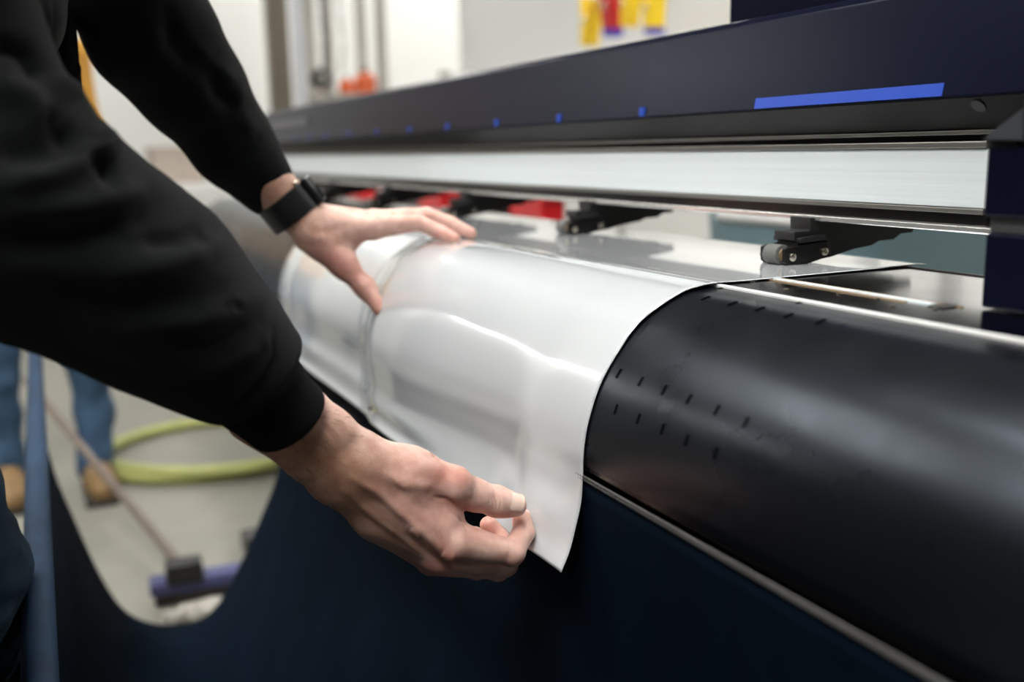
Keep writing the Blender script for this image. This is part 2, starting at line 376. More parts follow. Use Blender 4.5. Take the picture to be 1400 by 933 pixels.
# platen
ZP = -0.1205
MB().box(0.536, 0.752, YN, 3.05, ZP-0.012, ZP, 0.0008).build('platen', M_plate, PR)
MB().box(0.5295, 0.5355, YN, 3.05, ZP-0.008, ZP+0.0006, 0.0008).build('platen_edge_trim', M_white, PR)
MB().box(0.752, 0.757, YN, 3.05, ZP-0.012, ZP+0.0012, 0.0008).build('platen_rear_trim', M_trim, PR)
g1 = 2.9
MB().box(0.5860, 0.5895, 0.545, g1, ZP-0.001, ZP+0.0008, 0.0003).build('cutting_strip', M_brass, PR)
MB().box(0.5990, 0.6030, 0.505, g1, ZP-0.001, ZP+0.0008, 0.0003).build('cutting_strip', M_brass, PR)
for k in range(18):
    MB().box(0.5905, 0.5980, 0.525+k*0.075, 0.525+k*0.075+0.0730, ZP-0.001, ZP+0.0013, 0.0002).build('groove_segment', M_alu, PR)
MB().box(0.5850, 0.6040, 0.508, 0.522, ZP-0.001, ZP+0.0008, 0.0003).build('groove_end_cap', M_gloss, PR)
for x, y in ((1075, 396), (1147, 403), (1200, 409), (1219, 419), (1278, 423), (1028, 386)):
    p = onZ(x, y, ZP)
    MB().cyl((p[0], p[1], ZP-0.001), (p[0], p[1], ZP+0.0008), 0.0022, seg=12).build('platen_screw', M_screw, PR)
MB().prism([(0.54, ZP-0.013), (0.78, ZP-0.013), (0.78, -0.36), (0.44, -0.36), (0.44, -0.25)], 0.05, 2.98, 0.004).build('bed_body', M_black, PR)
for y in (0.35, 2.7):
    MB().box(0.55, 0.63, y, y+0.08, -H, -0.34, 0.004).build('leg', M_gloss, PR)
    MB().box(0.44, 0.90, y-0.01, y+0.09, -H, -H+0.06, 0.006).build('foot', M_gloss, PR)

# curved apron
def crom(P, m=12):
    P = [np.array(p, float) for p in P]; P = [2*P[0]-P[1]]+P+[2*P[-1]-P[-2]]; out = []
    for i in range(1, len(P)-2):
        for t in np.linspace(0, 1, m, endpoint=False):
            a, b_, c, d = P[i-1], P[i], P[i+1], P[i+2]
            out.append(0.5*((2*b_)+(c-a)*t+(2*a-5*b_+4*c-d)*t*t+(3*b_-a-3*c+d)*t**3))
    out.append(P[-2]); return np.array(out)
AP = crom([(0.5300, -0.1222), (0.512, -0.1236), (0.491, -0.1275), (0.454, -0.1465), (0.430, -0.171), (0.412, -0.198), (0.401, -0.228), (0.3970, -0.252), (0.3972, -0.264)], 8)
def perp2(P):
    t = np.gradient(P, axis=0); t /= np.linalg.norm(t, axis=1)[:, None]; return np.stack([t[:, 1], -t[:, 0]], 1)   # outward (towards -x, +z)
NP = perp2(AP)
if NP[len(NP)//2][0] > 0: NP = -NP
inner = AP-NP*0.002
MB().prism([tuple(p) for p in AP]+[tuple(p) for p in inner[::-1]], YN, 3.0).build('apron', M_apron, PR, smooth=True)
MB().prism([tuple(p) for p in inner]+[(0.46, -0.264), (0.53, -0.15)], 2.985, 2.998).build('apron_end_plate', M_gloss, PR)
MB().box(0.3985, 0.420, YN, 3.0, -0.269, -0.262, 0.001).build('apron_hem', M_gloss, PR)
def hit_apron(px, py):
    r = ray(px, py); k = AP[:, 0]/r[0]; dz = k*r[2]-AP[:, 1]
    c = [i for i in range(len(dz)-1) if dz[i]*dz[i+1] <= 0]
    if not c: return None
    i = c[-1]; t = dz[i]/(dz[i]-dz[i+1]); p = AP[i]+(AP[i+1]-AP[i])*t
    tg = AP[i+1]-AP[i]; return p, float(r[1]*p[0]/r[0]), tg/np.linalg.norm(tg), NP[i]
SL = [(905, 402), (965, 408), (1002, 415), (1039, 423), (1078, 432), (1122, 440), (988, 394), (1022, 400), (1058, 406), (1095, 414), (1140, 421),
      (846, 511), (876, 522), (908, 534), (942, 546), (980, 561), (1020, 578), (815, 547), (842, 560), (873, 573), (906, 587), (939, 602), (978, 620)]
def slot(p, y, t, n):
    b = MB(); a = p-t*0.0042; c = p+t*0.0042
    o0, o1 = n*0.0004, -n*0.0015
    b.prism([tuple(a+o0), tuple(c+o0), tuple(c+o1), tuple(a+o1)], y-0.0011, y+0.0011)
    b.build('vent_slot_shade', mslot, PR)  # solid near-black strip, the shade inside the slot is put into its colour
    for s in (-1, 1):
        e = MB(); e.prism([tuple(a+n*.0006), tuple(c+n*.0006), tuple(c+o1), tuple(a+o1)], y+s*0.0013-.00018, y+s*0.0013+.00018)
        e.build('slot_rim', M_apron, PR)
mslot = mat('slot shadow gap', (0.001, 0.001, 0.001), 0.9, spec=0.0)
for q in SL:
    h = hit_apron(*q)
    if h: slot(*h)
# beaded cord along the cloth's top edge
CY0, CY1 = YN, 2.9
cb = MB(); n = 420
MB().cyl((0.3962, CY0, -0.2740), (0.3962, CY1, -0.2740), 0.0016, seg=8).build('edge_cord', M_cord, PR, smooth=True)
bd = bmesh.new(); bmesh.ops.create_icosphere(bd, subdivisions=1, radius=0.0015)
bv = np.array([v.co[:] for v in bd.verts]); bf = [[v.index for v in f.verts] for f in bd.faces]; bd.free()
V, Fc = [], []
for k in range(560):
    y = 0.25+k*0.0036
    for dz in (-0.2727, -0.2752):
        o0 = len(V); V += (bv*np.array([1, 1.0, 0.8])+np.array([0.3948, y, dz])).tolist(); Fc += [[i+o0 for i in f] for f in bf]
tag(mk('cord_beads', V, Fc, M_cord, PR), kind='stuff')

# pinch roller arms
def pinch_arm():
    y0, y1 = 0.765, 0.800
    def XZ(px, py, y=y0): p = onY(px, py, y); return (float(p[0]), float(p[2]))
    cent = XZ(1078, 350)
    r = empty('pinch_roller_arm', (cent[0], 0.78, cent[1])); r.parent = PR; r.location = ORG[r.name]-ORG[PR.name]
    body = [XZ(*p) for p in ((1094, 362), (1094, 332), (1090, 330), (1090, 318), (1112, 316), (1112, 298), (1180, 298), (1256, 305), (1252, 318), (1236, 320), (1226, 328), (1206, 330), (1196, 336), (1172, 341), (1140, 352))]
    MB().prism(body, y0+0.004, y0+0.034, 0.0006).build('arm_body', M_black, r)
    plate = [XZ(*p) for p in ((1073, 360), (1073, 341), (1080, 338), (1132, 329), (1136, 350), (1090, 366), (1080, 366))]
    MB().prism(plate, y0, y0+0.004, 0.0006).build('fork_plate', M_gloss, r)
    MB().prism(plate, y1-0.002, y1+0.002, 0.0006).build('fork_plate', M_gloss, r)
    cap = [XZ(*p) for p in ((1092, 332), (1092, 326), (1128, 320), (1130, 328))]
    MB().prism(cap, y0-0.002, y1+0.003, 0.0008).build('arm_cap', M_black, r)
    c = XZ(1077, 351); rr = 0.0100; cz = -0.1188+rr
    MB().cyl((c[0], y0+0.007, cz), (c[0], y0+0.027, cz), rr, seg=32, bev=0.001).build('roller', M_rub, r, smooth=True)
    MB().cyl((c[0], y0+0.0045, cz), (c[0], y0+0.0068, cz), 0.0062, seg=24).build('roller_hub', M_brass, r, smooth=True)
    for q in ((1082, 352), (1126, 344)):
        s = XZ(*q); sm = MB().cyl((s[0], y0-0.003, s[1]), (s[0], y0+0.001, s[1]), 0.0040, seg=20, bev=0.0008)
        sm.cyl((s[0], y0-0.0034, s[1]), (s[0], y0-0.0025, s[1]), 0.0017, seg=6).build('screw', M_screw, r, smooth=True)
    s = XZ(1082, 352); MB().cyl((s[0]-.002, y1+0.001, s[1]), (s[0]-.002, y1+0.007, s[1]), 0.0035, seg=16, bev=0.0006).build('screw', M_screw, r, smooth=True)
    return r
arm0 = pinch_arm()
for k in range(1, 6): copy_tree(arm0, PR, (0, 0.44*k, 0))

# catch cloth slung under the printer
UP_ = [(0.398, -0.279), (0.404, -0.36), (0.412, -0.48), (0.424, -0.594), (0.411, -0.673), (0.366, -0.771), (0.322, -0.854), (0.27, -0.934), (0.223, -0.964),
       (0.164, -0.960), (0.109, -0.934), (0.071, -0.889), (0.038, -0.803), (0.008, -0.697), (-0.016, -0.603), (-0.029, -0.513), (-0.034, -0.455)]
UC = crom(UP_, 6); NU = perp2(UC); YC1 = 2.05; ny = 90; yy = np.linspace(YN, YC1, ny); V = []
for j, y in enumerate(yy):
    for i, (p, n) in enumerate(zip(UC, NU)):
        s = i/len(UC); a = math.sin(math.pi*min(1, s*1.05))
        d = 0.016*mnoise.noise(Vector((s*2.5, y*2.2, 3.1)))+0.007*mnoise.noise(Vector((s*5, y*9+s*6, 7.7)))
        d *= a*min(1, (YC1-y)*4+0.15); V.append((p[0]+n[0]*d, y, p[1]+n[1]*d))
m_ = len(UC); Q = [[j*m_+i, j*m_+i+1, (j+1)*m_+i+1, (j+1)*m_+i] for j in range(ny-1) for i in range(m_-1)]
cl = mk('catch_cloth', V, Q, M_cloth, PR, smooth=True)
md = cl.modifiers.new('thick', 'SOLIDIFY'); md.thickness = 0.0025; md.offset = 0
A = onZ(48, 480, -0.43); B = onZ(54, 900, -0.43); dirn = (B-A)/np.linalg.norm(B-A)
MB().cyl(A+0*dirn, B+dirn*0.6, 0.015, seg=20, bev=0.002).build('front_bar', M_hem, PR, smooth=True)

# film
FP0 = [(0.78, -0.1195), (0.70, -0.1195), (0.62, -0.1195), (0.56, -0.1195), (0.5295, -0.1190), (0.512, -0.1203), (0.4905, -0.1252), (0.4525, -0.1447), (0.4290, -0.170), (0.411, -0.197), (0.3995, -0.228),
       (0.3955, -0.253), (0.3955, -0.275), (0.3945, -0.300), (0.3855, -0.332), (0.3735, -0.355)]
FC_ = crom(FP0, 9); NF = perp2(FC_)
if NF[len(NF)//2][0] > 0: NF = -NF
NF[FC_[:, 0] > 0.53] = (0, 1)
def sst(a, b, x): t = min(1, max(0, (x-a)/(b-a))); return t*t*(3-2*t)
FY0, FY1 = 0.700, 1.835
ny = 230; V = []
ysf = FY0+(FY1-FY0)*np.linspace(0, 1, ny)
zz = FC_[:, 1]; xx = FC_[:, 0]
def film_point(i, y):
    x, z = FC_[i]; n = NF[i]; x += 0.011*sst(0.315, 0.355, -z)*sst(0.88, 1.10, y)
    A_ = (1-sst(0.42, 0.535, x))*(1-0.15*sst(0.24, 0.35, -z))
    up = sst(0.80, 1.14, y); dn = 1-sst(1.19, 1.36, y+0.25*max(0, (-z-0.15))*0.6)
    off = A_*(0.031*up*dn+0.006*sst(1.4, 1.6, y)*(1-sst(1.7, 1.83, y)))
    off += 0.0007+0.0014*(0.6+mnoise.noise(Vector((z*9, y*3.5, 1.3))))*A_*sst(0.70, 0.8, y)
    # pulled by the pinching fingers
    g = math.exp(-((y-0.775)/0.055)**2-((z+0.318)/0.050)**2); 
    ang = math.atan2(z+0.322, y-0.775); rad = math.hypot(z+0.322, y-0.775)
    off += 0.013*g+0.0016*math.exp(-(rad/0.11)**2)*(1-math.exp(-(rad/0.035)**2))*math.cos(4*ang+0.6)
    return x+n[0]*off, y, z+n[1]*off
nf = len(FC_)
for y in ysf:
    for i in range(nf): V.append(film_point(i, float(y)))
Q = [[j*nf+i, j*nf+i+1, (j+1)*nf+i+1, (j+1)*nf+i] for j in range(ny-1) for i in range(nf-1)]
film = mk('film_sheet', V, Q, M_film, None, smooth=True)
md = film.modifiers.new('thick', 'SOLIDIFY'); md.thickness = 0.0003; md.offset = 1
tag(film, 'glossy white film sheet draped over the black printer apron, pinched at its corner', 'film sheet')

# ------------------------------------------------------------------ the person at the printer
KD = 1.035                                   # the near hand reaches the film at this depth
def P_(x, y, d): return dep(x, y, d)
def K_(x, y, d): return dep(x, y, d*KD)
TONES = dict(light=(0.88, 0.60, 0.51), red=(0.66, 0.29, 0.235), brown=(0.40, 0.225, 0.145))

def near_hand():
    f = Fld(*box_of([(360, 520, .86), (360, 520, .70), (750, 830, .95), (750, 520, .95), (360, 830, .8), (750, 830, .8)]), 0.00092)
    T = 1.0*KD
    def c(a, b, ra, rb, k=0.006, flat=None): f.cone(K_(*a), K_(*b), ra*T, rb*T, k, flat)
    # fingers first, so that neighbours stay apart
    fingers = dict(
        index=[((622, 740, .815), .0158), ((699, 756, .838), .0109), ((716, 728, .852), .0094), ((713, 707, .860), .0082)],
        middle=[((598, 760, .832), .0150), ((690, 771, .862), .0108), ((682, 736, .886), .0090), ((668, 718, .884), .0078)],
        ring=[((594, 764, .850), .0142), ((680, 779, .884), .0100), ((664, 744, .905), .0086), ((650, 731, .898), .0074)],
        little=[((590, 766, .866), .0130), ((652, 778, .896), .0088), ((641, 752, .908), .0078), ((634, 742, .902), .0068)])
    for ch in fingers.values():
        g = Fld.__new__(Fld); g.__dict__ = dict(f.__dict__); g.f = np.full(f.n, 0.03, np.float32)
        for (a, ra), (b, rb) in zip(ch[:-1], ch[1:]): g.cone(K_(*a), K_(*b), ra*T, rb*T, 0.002)
        # knuckle swelling
        p = K_(*ch[1][0]); g.cone(p, p+0.0001, ch[1][1]*1.06*T, ch[1][1]*1.06*T, 0.003)
        f.f = smin(f.f, g.f, 0.0016)
    h = Fld.__new__(Fld); h.__dict__ = dict(f.__dict__); h.f = np.full(f.n, 0.03, np.float32)
    def c(a, b, ra, rb, k=0.010, flat=None): h.cone(K_(*a), K_(*b), ra*T, rb*T, k, flat)
    # forearm and wrist
    c((300, 480, .735), (446, 596, .780), .034, .0215, .012); c((285, 500, .745), (426, 622, .785), .034, .0205, .012)
    c((426, 622, .785), (452, 655, .800), .0205, .0175); c((446, 596, .780), (480, 620, .790), .0215, .0205)
    # metacarpals
    c((470, 630, .788), (618, 740, .813), .0190, .0150); c((460, 642, .792), (600, 756, .830), .0185, .0148)
    c((452, 650, .798), (592, 760, .848), .0170, .0140); c((452, 655, .806), (588, 762, .864), .0165, .0132)
    c((520, 700, .825), (585, 735, .845), .024, .020, .012)
    # thumb ray, ball of the thumb and web
    c((500, 634, .790), (560, 647, .802), .0225, .0205, .012); c((560, 647, .802), (618, 663, .813), .0205, .0150, .010)
    c((560, 672, .806), (606, 706, .815), .0190, .0145, .012); c((560, 690, .820), (610, 710, .830), .020, .014, .012)
    h2 = Fld.__new__(Fld); h2.__dict__ = dict(f.__dict__); h2.f = np.full(f.n, 0.03, np.float32)
    th = [((618, 664, .813), .0150), ((650, 677, .826), .0136), ((679, 686, .836), .0122), ((692, 689, .8385), .0112), ((704, 691, .840), .0100)]
    for (a, ra), (b, rb) in zip(th[:-1], th[1:]): h2.cone(K_(*a), K_(*b), ra*T, rb*T, 0.004)
    for q, r in (((622, 664, .812), .0146), ((679, 686, .8355), .0127)): p = K_(*q); h2.cone(p, p+.0001, r*T, r*T, .004)
    h.f = smin(h.f, h2.f, 0.005)
    f.f = smin(f.f, h.f, 0.0055)
    V, Q = f.mesh()
    st = []
    for x0, y0, x1, y1 in ((671, 676, 674, 697), (676, 673, 679, 699), (682, 675, 684, 699), (667, 674, 669, 692)): st.append(([(x0, y0), ((x0+x1)/2+2, (y0+y1)/2), (x1, y1)], -0.0008, 1.7))
    st += [([(591, 622), (600, 626), (606, 631)], -0.0016, 3.0), ([(596, 680), (611, 683), (624, 692)], -0.0022, 3.0), ([(628, 708), (634, 716), (640, 724)], -0.0009, 2.5),
           ([(485, 655), (520, 676), (560, 712), (600, 748)], 0.0016, 6), ([(470, 672), (510, 705), (560, 742), (588, 765)], 0.0016, 6),
           ([(480, 665), (520, 692), (575, 738)], -0.0006, 6), ([(515, 645), (560, 662), (600, 668)], 0.0016, 8), ([(530, 668), (565, 685), (600, 715)], -0.0007, 9),
           ([(540, 655), (548, 664), (560, 668)], 0.0012, 5), ([(560, 722), (569, 730), (572, 736)], 0.0014, 5), ([(603, 755), (613, 763), (624, 766)], 0.0016, 8),
           ([(625, 765), (650, 772), (690, 776)], -0.0012, 4), ([(660, 742), (664, 752), (663, 764)], -0.0004, 2), ([(692, 742), (697, 752), (694, 766)], -0.0004, 2),
           ([(436, 575), (460, 600), (470, 628)], -0.0010, 5), ([(452, 560), (480, 590), (520, 612)], 0.0014, 7), ([(616, 700), (630, 712), (650, 720)], -0.0006, 2),
           ([(650, 668), (654, 676), (654, 688)], -0.0005, 2)]
    for k in range(9):
        x = 598+k*5; y = 735-k*1.5; st.append(([(x-4, y-8), (x, y), (x+3, y+9)], -0.0004, 1.4))
    V = sculpt(V, Q, st); V = noise_disp(V, Q, 0.0007, 55, seed=3.0)
    x, y, z = proj(V)
    col = np.tile(np.array(TONES['light']), (len(V), 1))
    def blend(pts, tone, wd, s):
        nonlocal col
        D, _ = seg2d(x, y, pts); wgt = (np.exp(-(D/wd)**2)*s)[:, None]; col = col*(1-wgt)+np.array(TONES[tone])*wgt
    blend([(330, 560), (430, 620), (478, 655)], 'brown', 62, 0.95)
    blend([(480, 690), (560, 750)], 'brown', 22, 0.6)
    blend([(600, 650), (632, 655)], 'red', 16, 0.75); blend([(600, 755), (618, 765)], 'red', 16, 0.8); blend([(585, 778), (600, 784)], 'red', 12, 0.7)
    blend([(560, 640), (600, 700)], 'red', 30, 0.35); blend([(648, 725), (700, 720)], 'red', 16, 0.5); blend([(611, 684), (640, 698)], 'red', 7, 0.8)
    blend([(520, 670), (590, 730)], 'red', 26, 0.30); blend([(690, 765), (700, 770)], 'red', 12, 0.35); blend([(640, 702), (700, 706)], 'red', 5, 0.6)
    return V, Q, col
def box_of(pp, pad=0.012):
    A_ = np.array([dep(*p) for p in pp]); return A_.min(0)-pad, A_.max(0)+pad

def far_hand():
    f = Fld(*box_of([(330, 200, 1.15), (330, 460, 1.2), (680, 260, 1.42), (680, 460, 1.25), (330, 200, 1.3)]), 0.0020)
    fingers = [
        [((512, 311, 1.262), .0150), ((572, 305, 1.270), .0105), ((602, 318, 1.268), .0092), ((621, 327, 1.264), .0078)],
        [((514, 303, 1.290), .0150), ((582, 294, 1.312), .0107), ((616, 306, 1.318), .0092), ((644, 319, 1.318), .0078)],
        [((512, 301, 1.312), .0140), ((574, 296, 1.345), .0100), ((606, 306, 1.358), .0088), ((630, 316, 1.362), .0074)],
        [((505, 302, 1.332), .0125), ((550, 299, 1.365), .0088), ((574, 306, 1.378), .0078), ((594, 313, 1.385), .0068)]]
    for ch in fingers:
        g = Fld.__new__(Fld); g.__dict__ = dict(f.__dict__); g.f = np.full(f.n, 0.03, np.float32)
        for (a, ra), (b, rb) in zip(ch[:-1], ch[1:]): g.cone(P_(*a), P_(*b), ra, rb, 0.003)
        f.f = smin(f.f, g.f, 0.0018)
    h = Fld.__new__(Fld); h.__dict__ = dict(f.__dict__); h.f = np.full(f.n, 0.03, np.float32)
    def c(a, b, ra, rb, k=0.012): h.cone(P_(*a), P_(*b), ra, rb, k)
    c((330, 204, 1.205), (398, 277, 1.245), .0265, .0255, .010); c((326, 208, 1.205), (398, 291, 1.240), .0265, .0240, .010)
    c((405, 290, 1.245), (430, 305, 1.250), .0250, .0235)
    c((428, 308, 1.245), (510, 313, 1.262), .0215, .0145); c((432, 300, 1.262), (512, 304, 1.288), .0205, .0145)
    c((434, 300, 1.280), (510, 303, 1.310), .0190, .0138); c((436, 302, 1.295), (503, 304, 1.330), .0170, .0125)
    c((425, 322, 1.243), (468, 360, 1.252), .0230, .0165); c((468, 360, 1.252), (500, 394, 1.258), .0165, .0118)
    c((500, 394, 1.254), (519, 423, 1.250), .0118, .0092)
    c((445, 330, 1.248), (480, 328, 1.258), .0190, .0110, .014)
    f.f = smin(f.f, h.f, 0.006); V, Q = f.mesh()
    st = [([(425, 322), (450, 318), (480, 305)], -0.0015, 7), ([(414, 318), (430, 326), (446, 322)], 0.0020, 7), ([(500, 300), (540, 300), (575, 296)], 0.001, 5)]
    V = sculpt(V, Q, st); V = noise_disp(V, Q, 0.0008, 45, seed=9.0)
    x, y, z = proj(V); col = np.tile(np.array(TONES['light']), (len(V), 1))
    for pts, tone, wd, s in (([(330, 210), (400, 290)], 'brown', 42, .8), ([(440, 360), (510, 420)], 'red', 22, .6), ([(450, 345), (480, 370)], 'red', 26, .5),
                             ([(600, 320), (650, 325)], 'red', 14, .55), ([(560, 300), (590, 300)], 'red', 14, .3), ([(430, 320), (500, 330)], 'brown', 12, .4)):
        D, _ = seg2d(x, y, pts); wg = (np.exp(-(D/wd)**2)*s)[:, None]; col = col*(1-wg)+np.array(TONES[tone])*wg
    return V, Q, col

SHR, SHL = np.array([-0.07, 0.70, 0.27]), np.array([-0.07, 1.10, 0.27])
ELR, ELL = P_(60, 285, .68), P_(235, 65, 1.12)
def cone_chain(f, pts, k=0.02, flat=None):
    for (a, ra), (b, rb) in zip(pts[:-1], pts[1:]): f.cone(a, b, ra, rb, k, flat)
def rest_of_body():
    """trunk, legs, neck and head under the clothes"""
    f = Fld((-0.55, 0.45, -1.10), (0.40, 1.40, 0.72), 0.010)
    v = lambda *a: np.array(a, float)
    cone_chain(f, [(v(-0.24, .90, -0.16), .105), (v(-0.17, .90, .02), .105), (v(-0.12, .90, .18), .12)], .04, ((0, 1, 0), 1.35))
    f.cone(v(-0.09, .76, .24), v(-0.09, 1.04, .24), .062, .062, .04)
    cone_chain(f, [(v(-0.06, .90, .26), .058), (v(0.0, .90, .36), .055)], .02)
    cone_chain(f, [(v(0.02, .90, .44), .085), (v(0.03, .90, .50), .088)], .03, ((0, 1, 0), .88))
    f.cone(v(0.06, .90, .40), v(0.085, .90, .385), .045, .032, .03)
    f.cone(v(0.118, .90, .462), v(0.128, .90, .435), .007, .012, .012)
    f.cone(v(0.108, .885, .405), v(0.108, .915, .405), .008, .008, .008)
    for s in (-1, 1): f.cone(v(0.02, .90+s*.078, .46), v(0.01, .90+s*.088, .44), .014, .012, .008)
    for y, kx in ((.80, -.165), (1.05, -.14)):
        cone_chain(f, [(v(-0.24, y, -.20), .085), (v(kx, y, -.62), .055), (v(-0.22, y, -1.02), .038)], .03)
    for S_, M1, E_, W_ in ((SHR, P_(-75, 80, .645), P_(25, 285, .66), P_(330, 505, .745)), (SHL, P_(130, -85, 1.06), P_(214, 52, 1.115), P_(340, 214, 1.210))):
        cone_chain(f, [(S_+np.array([.0, 0, -.01]), .045), (M1, .040), (E_, .036), (W_, .026)], .02)
    V, Q = f.mesh()
    return V, Q, np.tile(np.array(TONES['light']), (len(V), 1))

ME = empty('person', (-0.2, 0.92, -H), 'person in black hooded sweatshirt and dark jeans handling the white film', 'person')
parts = [near_hand(), far_hand(), rest_of_body()]
V = []; Q = []; Cc = []; off = 0
for a, b_, c in parts: V.append(a); Q.append(b_+off); Cc.append(c); off += len(a)
V, Q, Cc = np.concatenate(V), np.concatenate(Q), np.concatenate(Cc)
body = mk('body', V, Q, M_skin, ME, smooth=True)
ca = body.data.color_attributes.new('tone', 'FLOAT_COLOR', 'POINT')
ca.data.foreach_set('color', np.concatenate([Cc, np.ones((len(Cc), 1))], 1).astype(np.float32).ravel())

# thumb nail: a curved plate on the back of the last joint
tp0, tp1 = K_(693, 683, .826), K_(714, 686, .829)
ax_ = (tp1-tp0)/np.linalg.norm(tp1-tp0); vw = -(tp0/np.linalg.norm(tp0)); upn = vw-ax_*(vw@ax_)+0.35*U_; upn -= ax_*(upn@ax_); upn /= np.linalg.norm(upn); sd = np.cross(ax_, upn)
tc_ = K_(698, 690, .839); Vn = []; a_n, b_n = 11, 9
for i in range(a_n):
    for j in range(b_n):
        t = i/(a_n-1); q = (j/(b_n-1)*2-1); wd = 0.85*(1-0.25*max(0, (t-.75)/.25)**2)*(1-0.2*max(0, (.2-t)/.2)**2)
        th_ = q*wd; r0 = 0.0123-0.0013*t
        Vn.append(tc_+ax_*(-0.004+0.0145*t-0.0012*q*q*(1 if t > .5 else -1))+upn*math.cos(th_)*r0+sd*math.sin(th_)*r0)
Qn = [[i*b_n+j, i*b_n+j+1, (i+1)*b_n+j+1, (i+1)*b_n+j] for i in range(a_n-1) for j in range(b_n-1)]
nl = mk('thumb_nail', Vn, Qn, M_nail, ME, smooth=True); md = nl.modifiers.new('thick', 'SOLIDIFY'); md.thickness = 0.0006; md.offset = 0

# fine hair on the near wrist
hv, hq, hc = parts[0]; hn = vnormals(hv, hq); x, y, z = proj(hv)
tgt = ((x > 385) & (x < 520) & (y > 540) & (y < 720)); cand = np.nonzero(tgt & ((x-385)*0.9+(y-560)*0.25 < 95+rng.normal(0, 25, len(x))))[0]
sel = rng.choice(cand, 420, replace=False); V = []; Fc = []
fa = K_(470, 625, .79)-K_(330, 520, .745); fa /= np.linalg.norm(fa)
for i in sel:
    p = hv[i]; n = hn[i]; L_ = rng.uniform(.005, .011); d = fa*rng.uniform(.5, 1)+n*rng.uniform(.25, .7)+rng.normal(0, .35, 3); d /= np.linalg.norm(d)
    bend = -n*0.35+rng.normal(0, .2, 3); s_ = np.cross(d, n); s_ /= max(np.linalg.norm(s_), 1e-6); o0 = len(V)
    for t in (0, .33, .66, 1):
        c0 = p+d*L_*t+bend*L_*t*t*0.5; wd_ = 0.00013*(1-t*.8)
        V += [c0-s_*wd_, c0+s_*wd_, c0+n*wd_]
    for k in range(3):
        for e in range(3): Fc.append([o0+k*3+e, o0+k*3+(e+1) % 3, o0+(k+1)*3+(e+1) % 3, o0+(k+1)*3+e])
tag(mk('arm_hair', V, Fc, M_hair, ME), kind='stuff')

# hooded sweatshirt
def sleeve_r():
    f = Fld(*box_of([(-60, -160, .74), (-140, 480, .60), (480, 640, .86), (480, 400, .86), (-100, 300, .85), (300, 0, .6)], .02), 0.0030)
    cone_chain(f, [(SHR, .080), (P_(-85, 80, .64), .060), (P_(18, 288, .655), .0725), (P_(203, 392, .712), .0585), (P_(290, 468, .742), .0500), (P_(345, 512, .760), .0440)], .03)
    f.cone(P_(100, 340, .675), P_(190, 400, .70), .058, .056, .04)
    # cuff
    g = Fld.__new__(Fld); g.__dict__ = dict(f.__dict__); g.f = np.full(f.n, 0.03, np.float32)
    cone_chain(g, [(P_(318, 500, .755), .0400), (P_(345, 525, .768), .0385), (P_(392, 570, .786), .0345), (P_(425, 605, .797), .0320)], .004)
    a = P_(392, 572, .786)-P_(330, 510, .760); a /= np.linalg.norm(a); e = P_(403, 580, .790)
    X, Y, Z = np.meshgrid(*g.ax, indexing='ij', sparse=True)
    pl = (X-e[0])*a[0]+(Y-e[1])*a[1]+(Z-e[2])*a[2]; g.f = -smin(-g.f, -pl.astype(np.float32), 0.010)
    # body of the sleeve ends at the seam
    e2 = P_(356, 528, .765); pl2 = (X-e2[0])*a[0]+(Y-e2[1])*a[1]+(Z-e2[2])*a[2]; f.f = -smin(-f.f, -pl2.astype(np.float32), 0.012)
    f.f = smin(f.f, g.f, 0.002)
    V, Q = f.mesh()
    st = [([(374, 446), (376, 490), (350, 530), (300, 572)], -0.0022, 3.0), ([(366, 440), (366, 485), (340, 522), (292, 562)], 0.0014, 7),
          ([(-20, 215), (60, 205), (120, 190)], -0.009, 26), ([(-20, 255), (70, 240), (140, 200), (150, 170)], 0.008, 18), ([(60, 118), (110, 125), (150, 160)], 0.007, 14),
          ([(62, 140), (78, 175), (105, 185)], -0.006, 12), ([(-20, 110), (50, 140), (70, 170)], 0.008, 20), ([(-20, 60), (30, 75), (60, 120)], -0.008, 14),
          ([(-20, 330), (80, 330), (190, 300)], -0.009, 26), ([(30, 290), (120, 285), (215, 255)], 0.006, 22), ([(120, 215), (145, 225), (150, 250)], -0.008, 10),
          ([(120, 380), (220, 365), (300, 335)], 0.005, 20), ([(180, 335), (250, 330), (290, 310)], -0.0045, 14), ([(60, 400), (170, 420), (300, 400)], -0.004, 20),
          ([(180, 450), (270, 440), (350, 405)], 0.0035, 14), ([(230, 480), (290, 470), (355, 440)], -0.003, 10), ([(300, 425), (318, 418), (330, 422)], -0.003, 6),
          ([(255, 510), (310, 500), (362, 470)], 0.0025, 10), ([(150, 470), (220, 500), (280, 530)], -0.003, 12)]
    V = sculpt(V, Q, st); V = noise_disp(V, Q, 0.004, 16, (1, 1, 1), 2.0)
    return V, Q
def sleeve_l():
    f = Fld(*box_of([(-60, -300, 1.0), (-60, -300, 1.3), (440, -50, 1.35), (440, 360, 1.1), (0, 300, 1.05), (440, 330, 1.35)], .03), 0.0045)
    cone_chain(f, [(SHL, .100), (P_(140, -80, 1.06), .072), (P_(212, 50, 1.115), .0635), (P_(266, 122, 1.16), .0535), (P_(318, 196, 1.205), .0445), (P_(352, 240, 1.230), .0365)], .03)
    f.cone(P_(352, 240, 1.230), P_(364, 257, 1.238), .0365, .0345, .006)
    V, Q = f.mesh()
    st = [([(290, 85), (300, 130), (330, 150)], -0.007, 12), ([(268, 60), (300, 95), (325, 115)], 0.004, 10), ([(325, 110), (330, 150), (350, 190)], 0.005, 12),
          ([(230, 20), (240, 60), (275, 90)], -0.008, 14), ([(315, 215), (345, 200), (365, 185)], -0.004, 6)]
    V = sculpt(V, Q, st); V = noise_disp(V, Q, 0.005, 14, seed=5.0)
    return V, Q
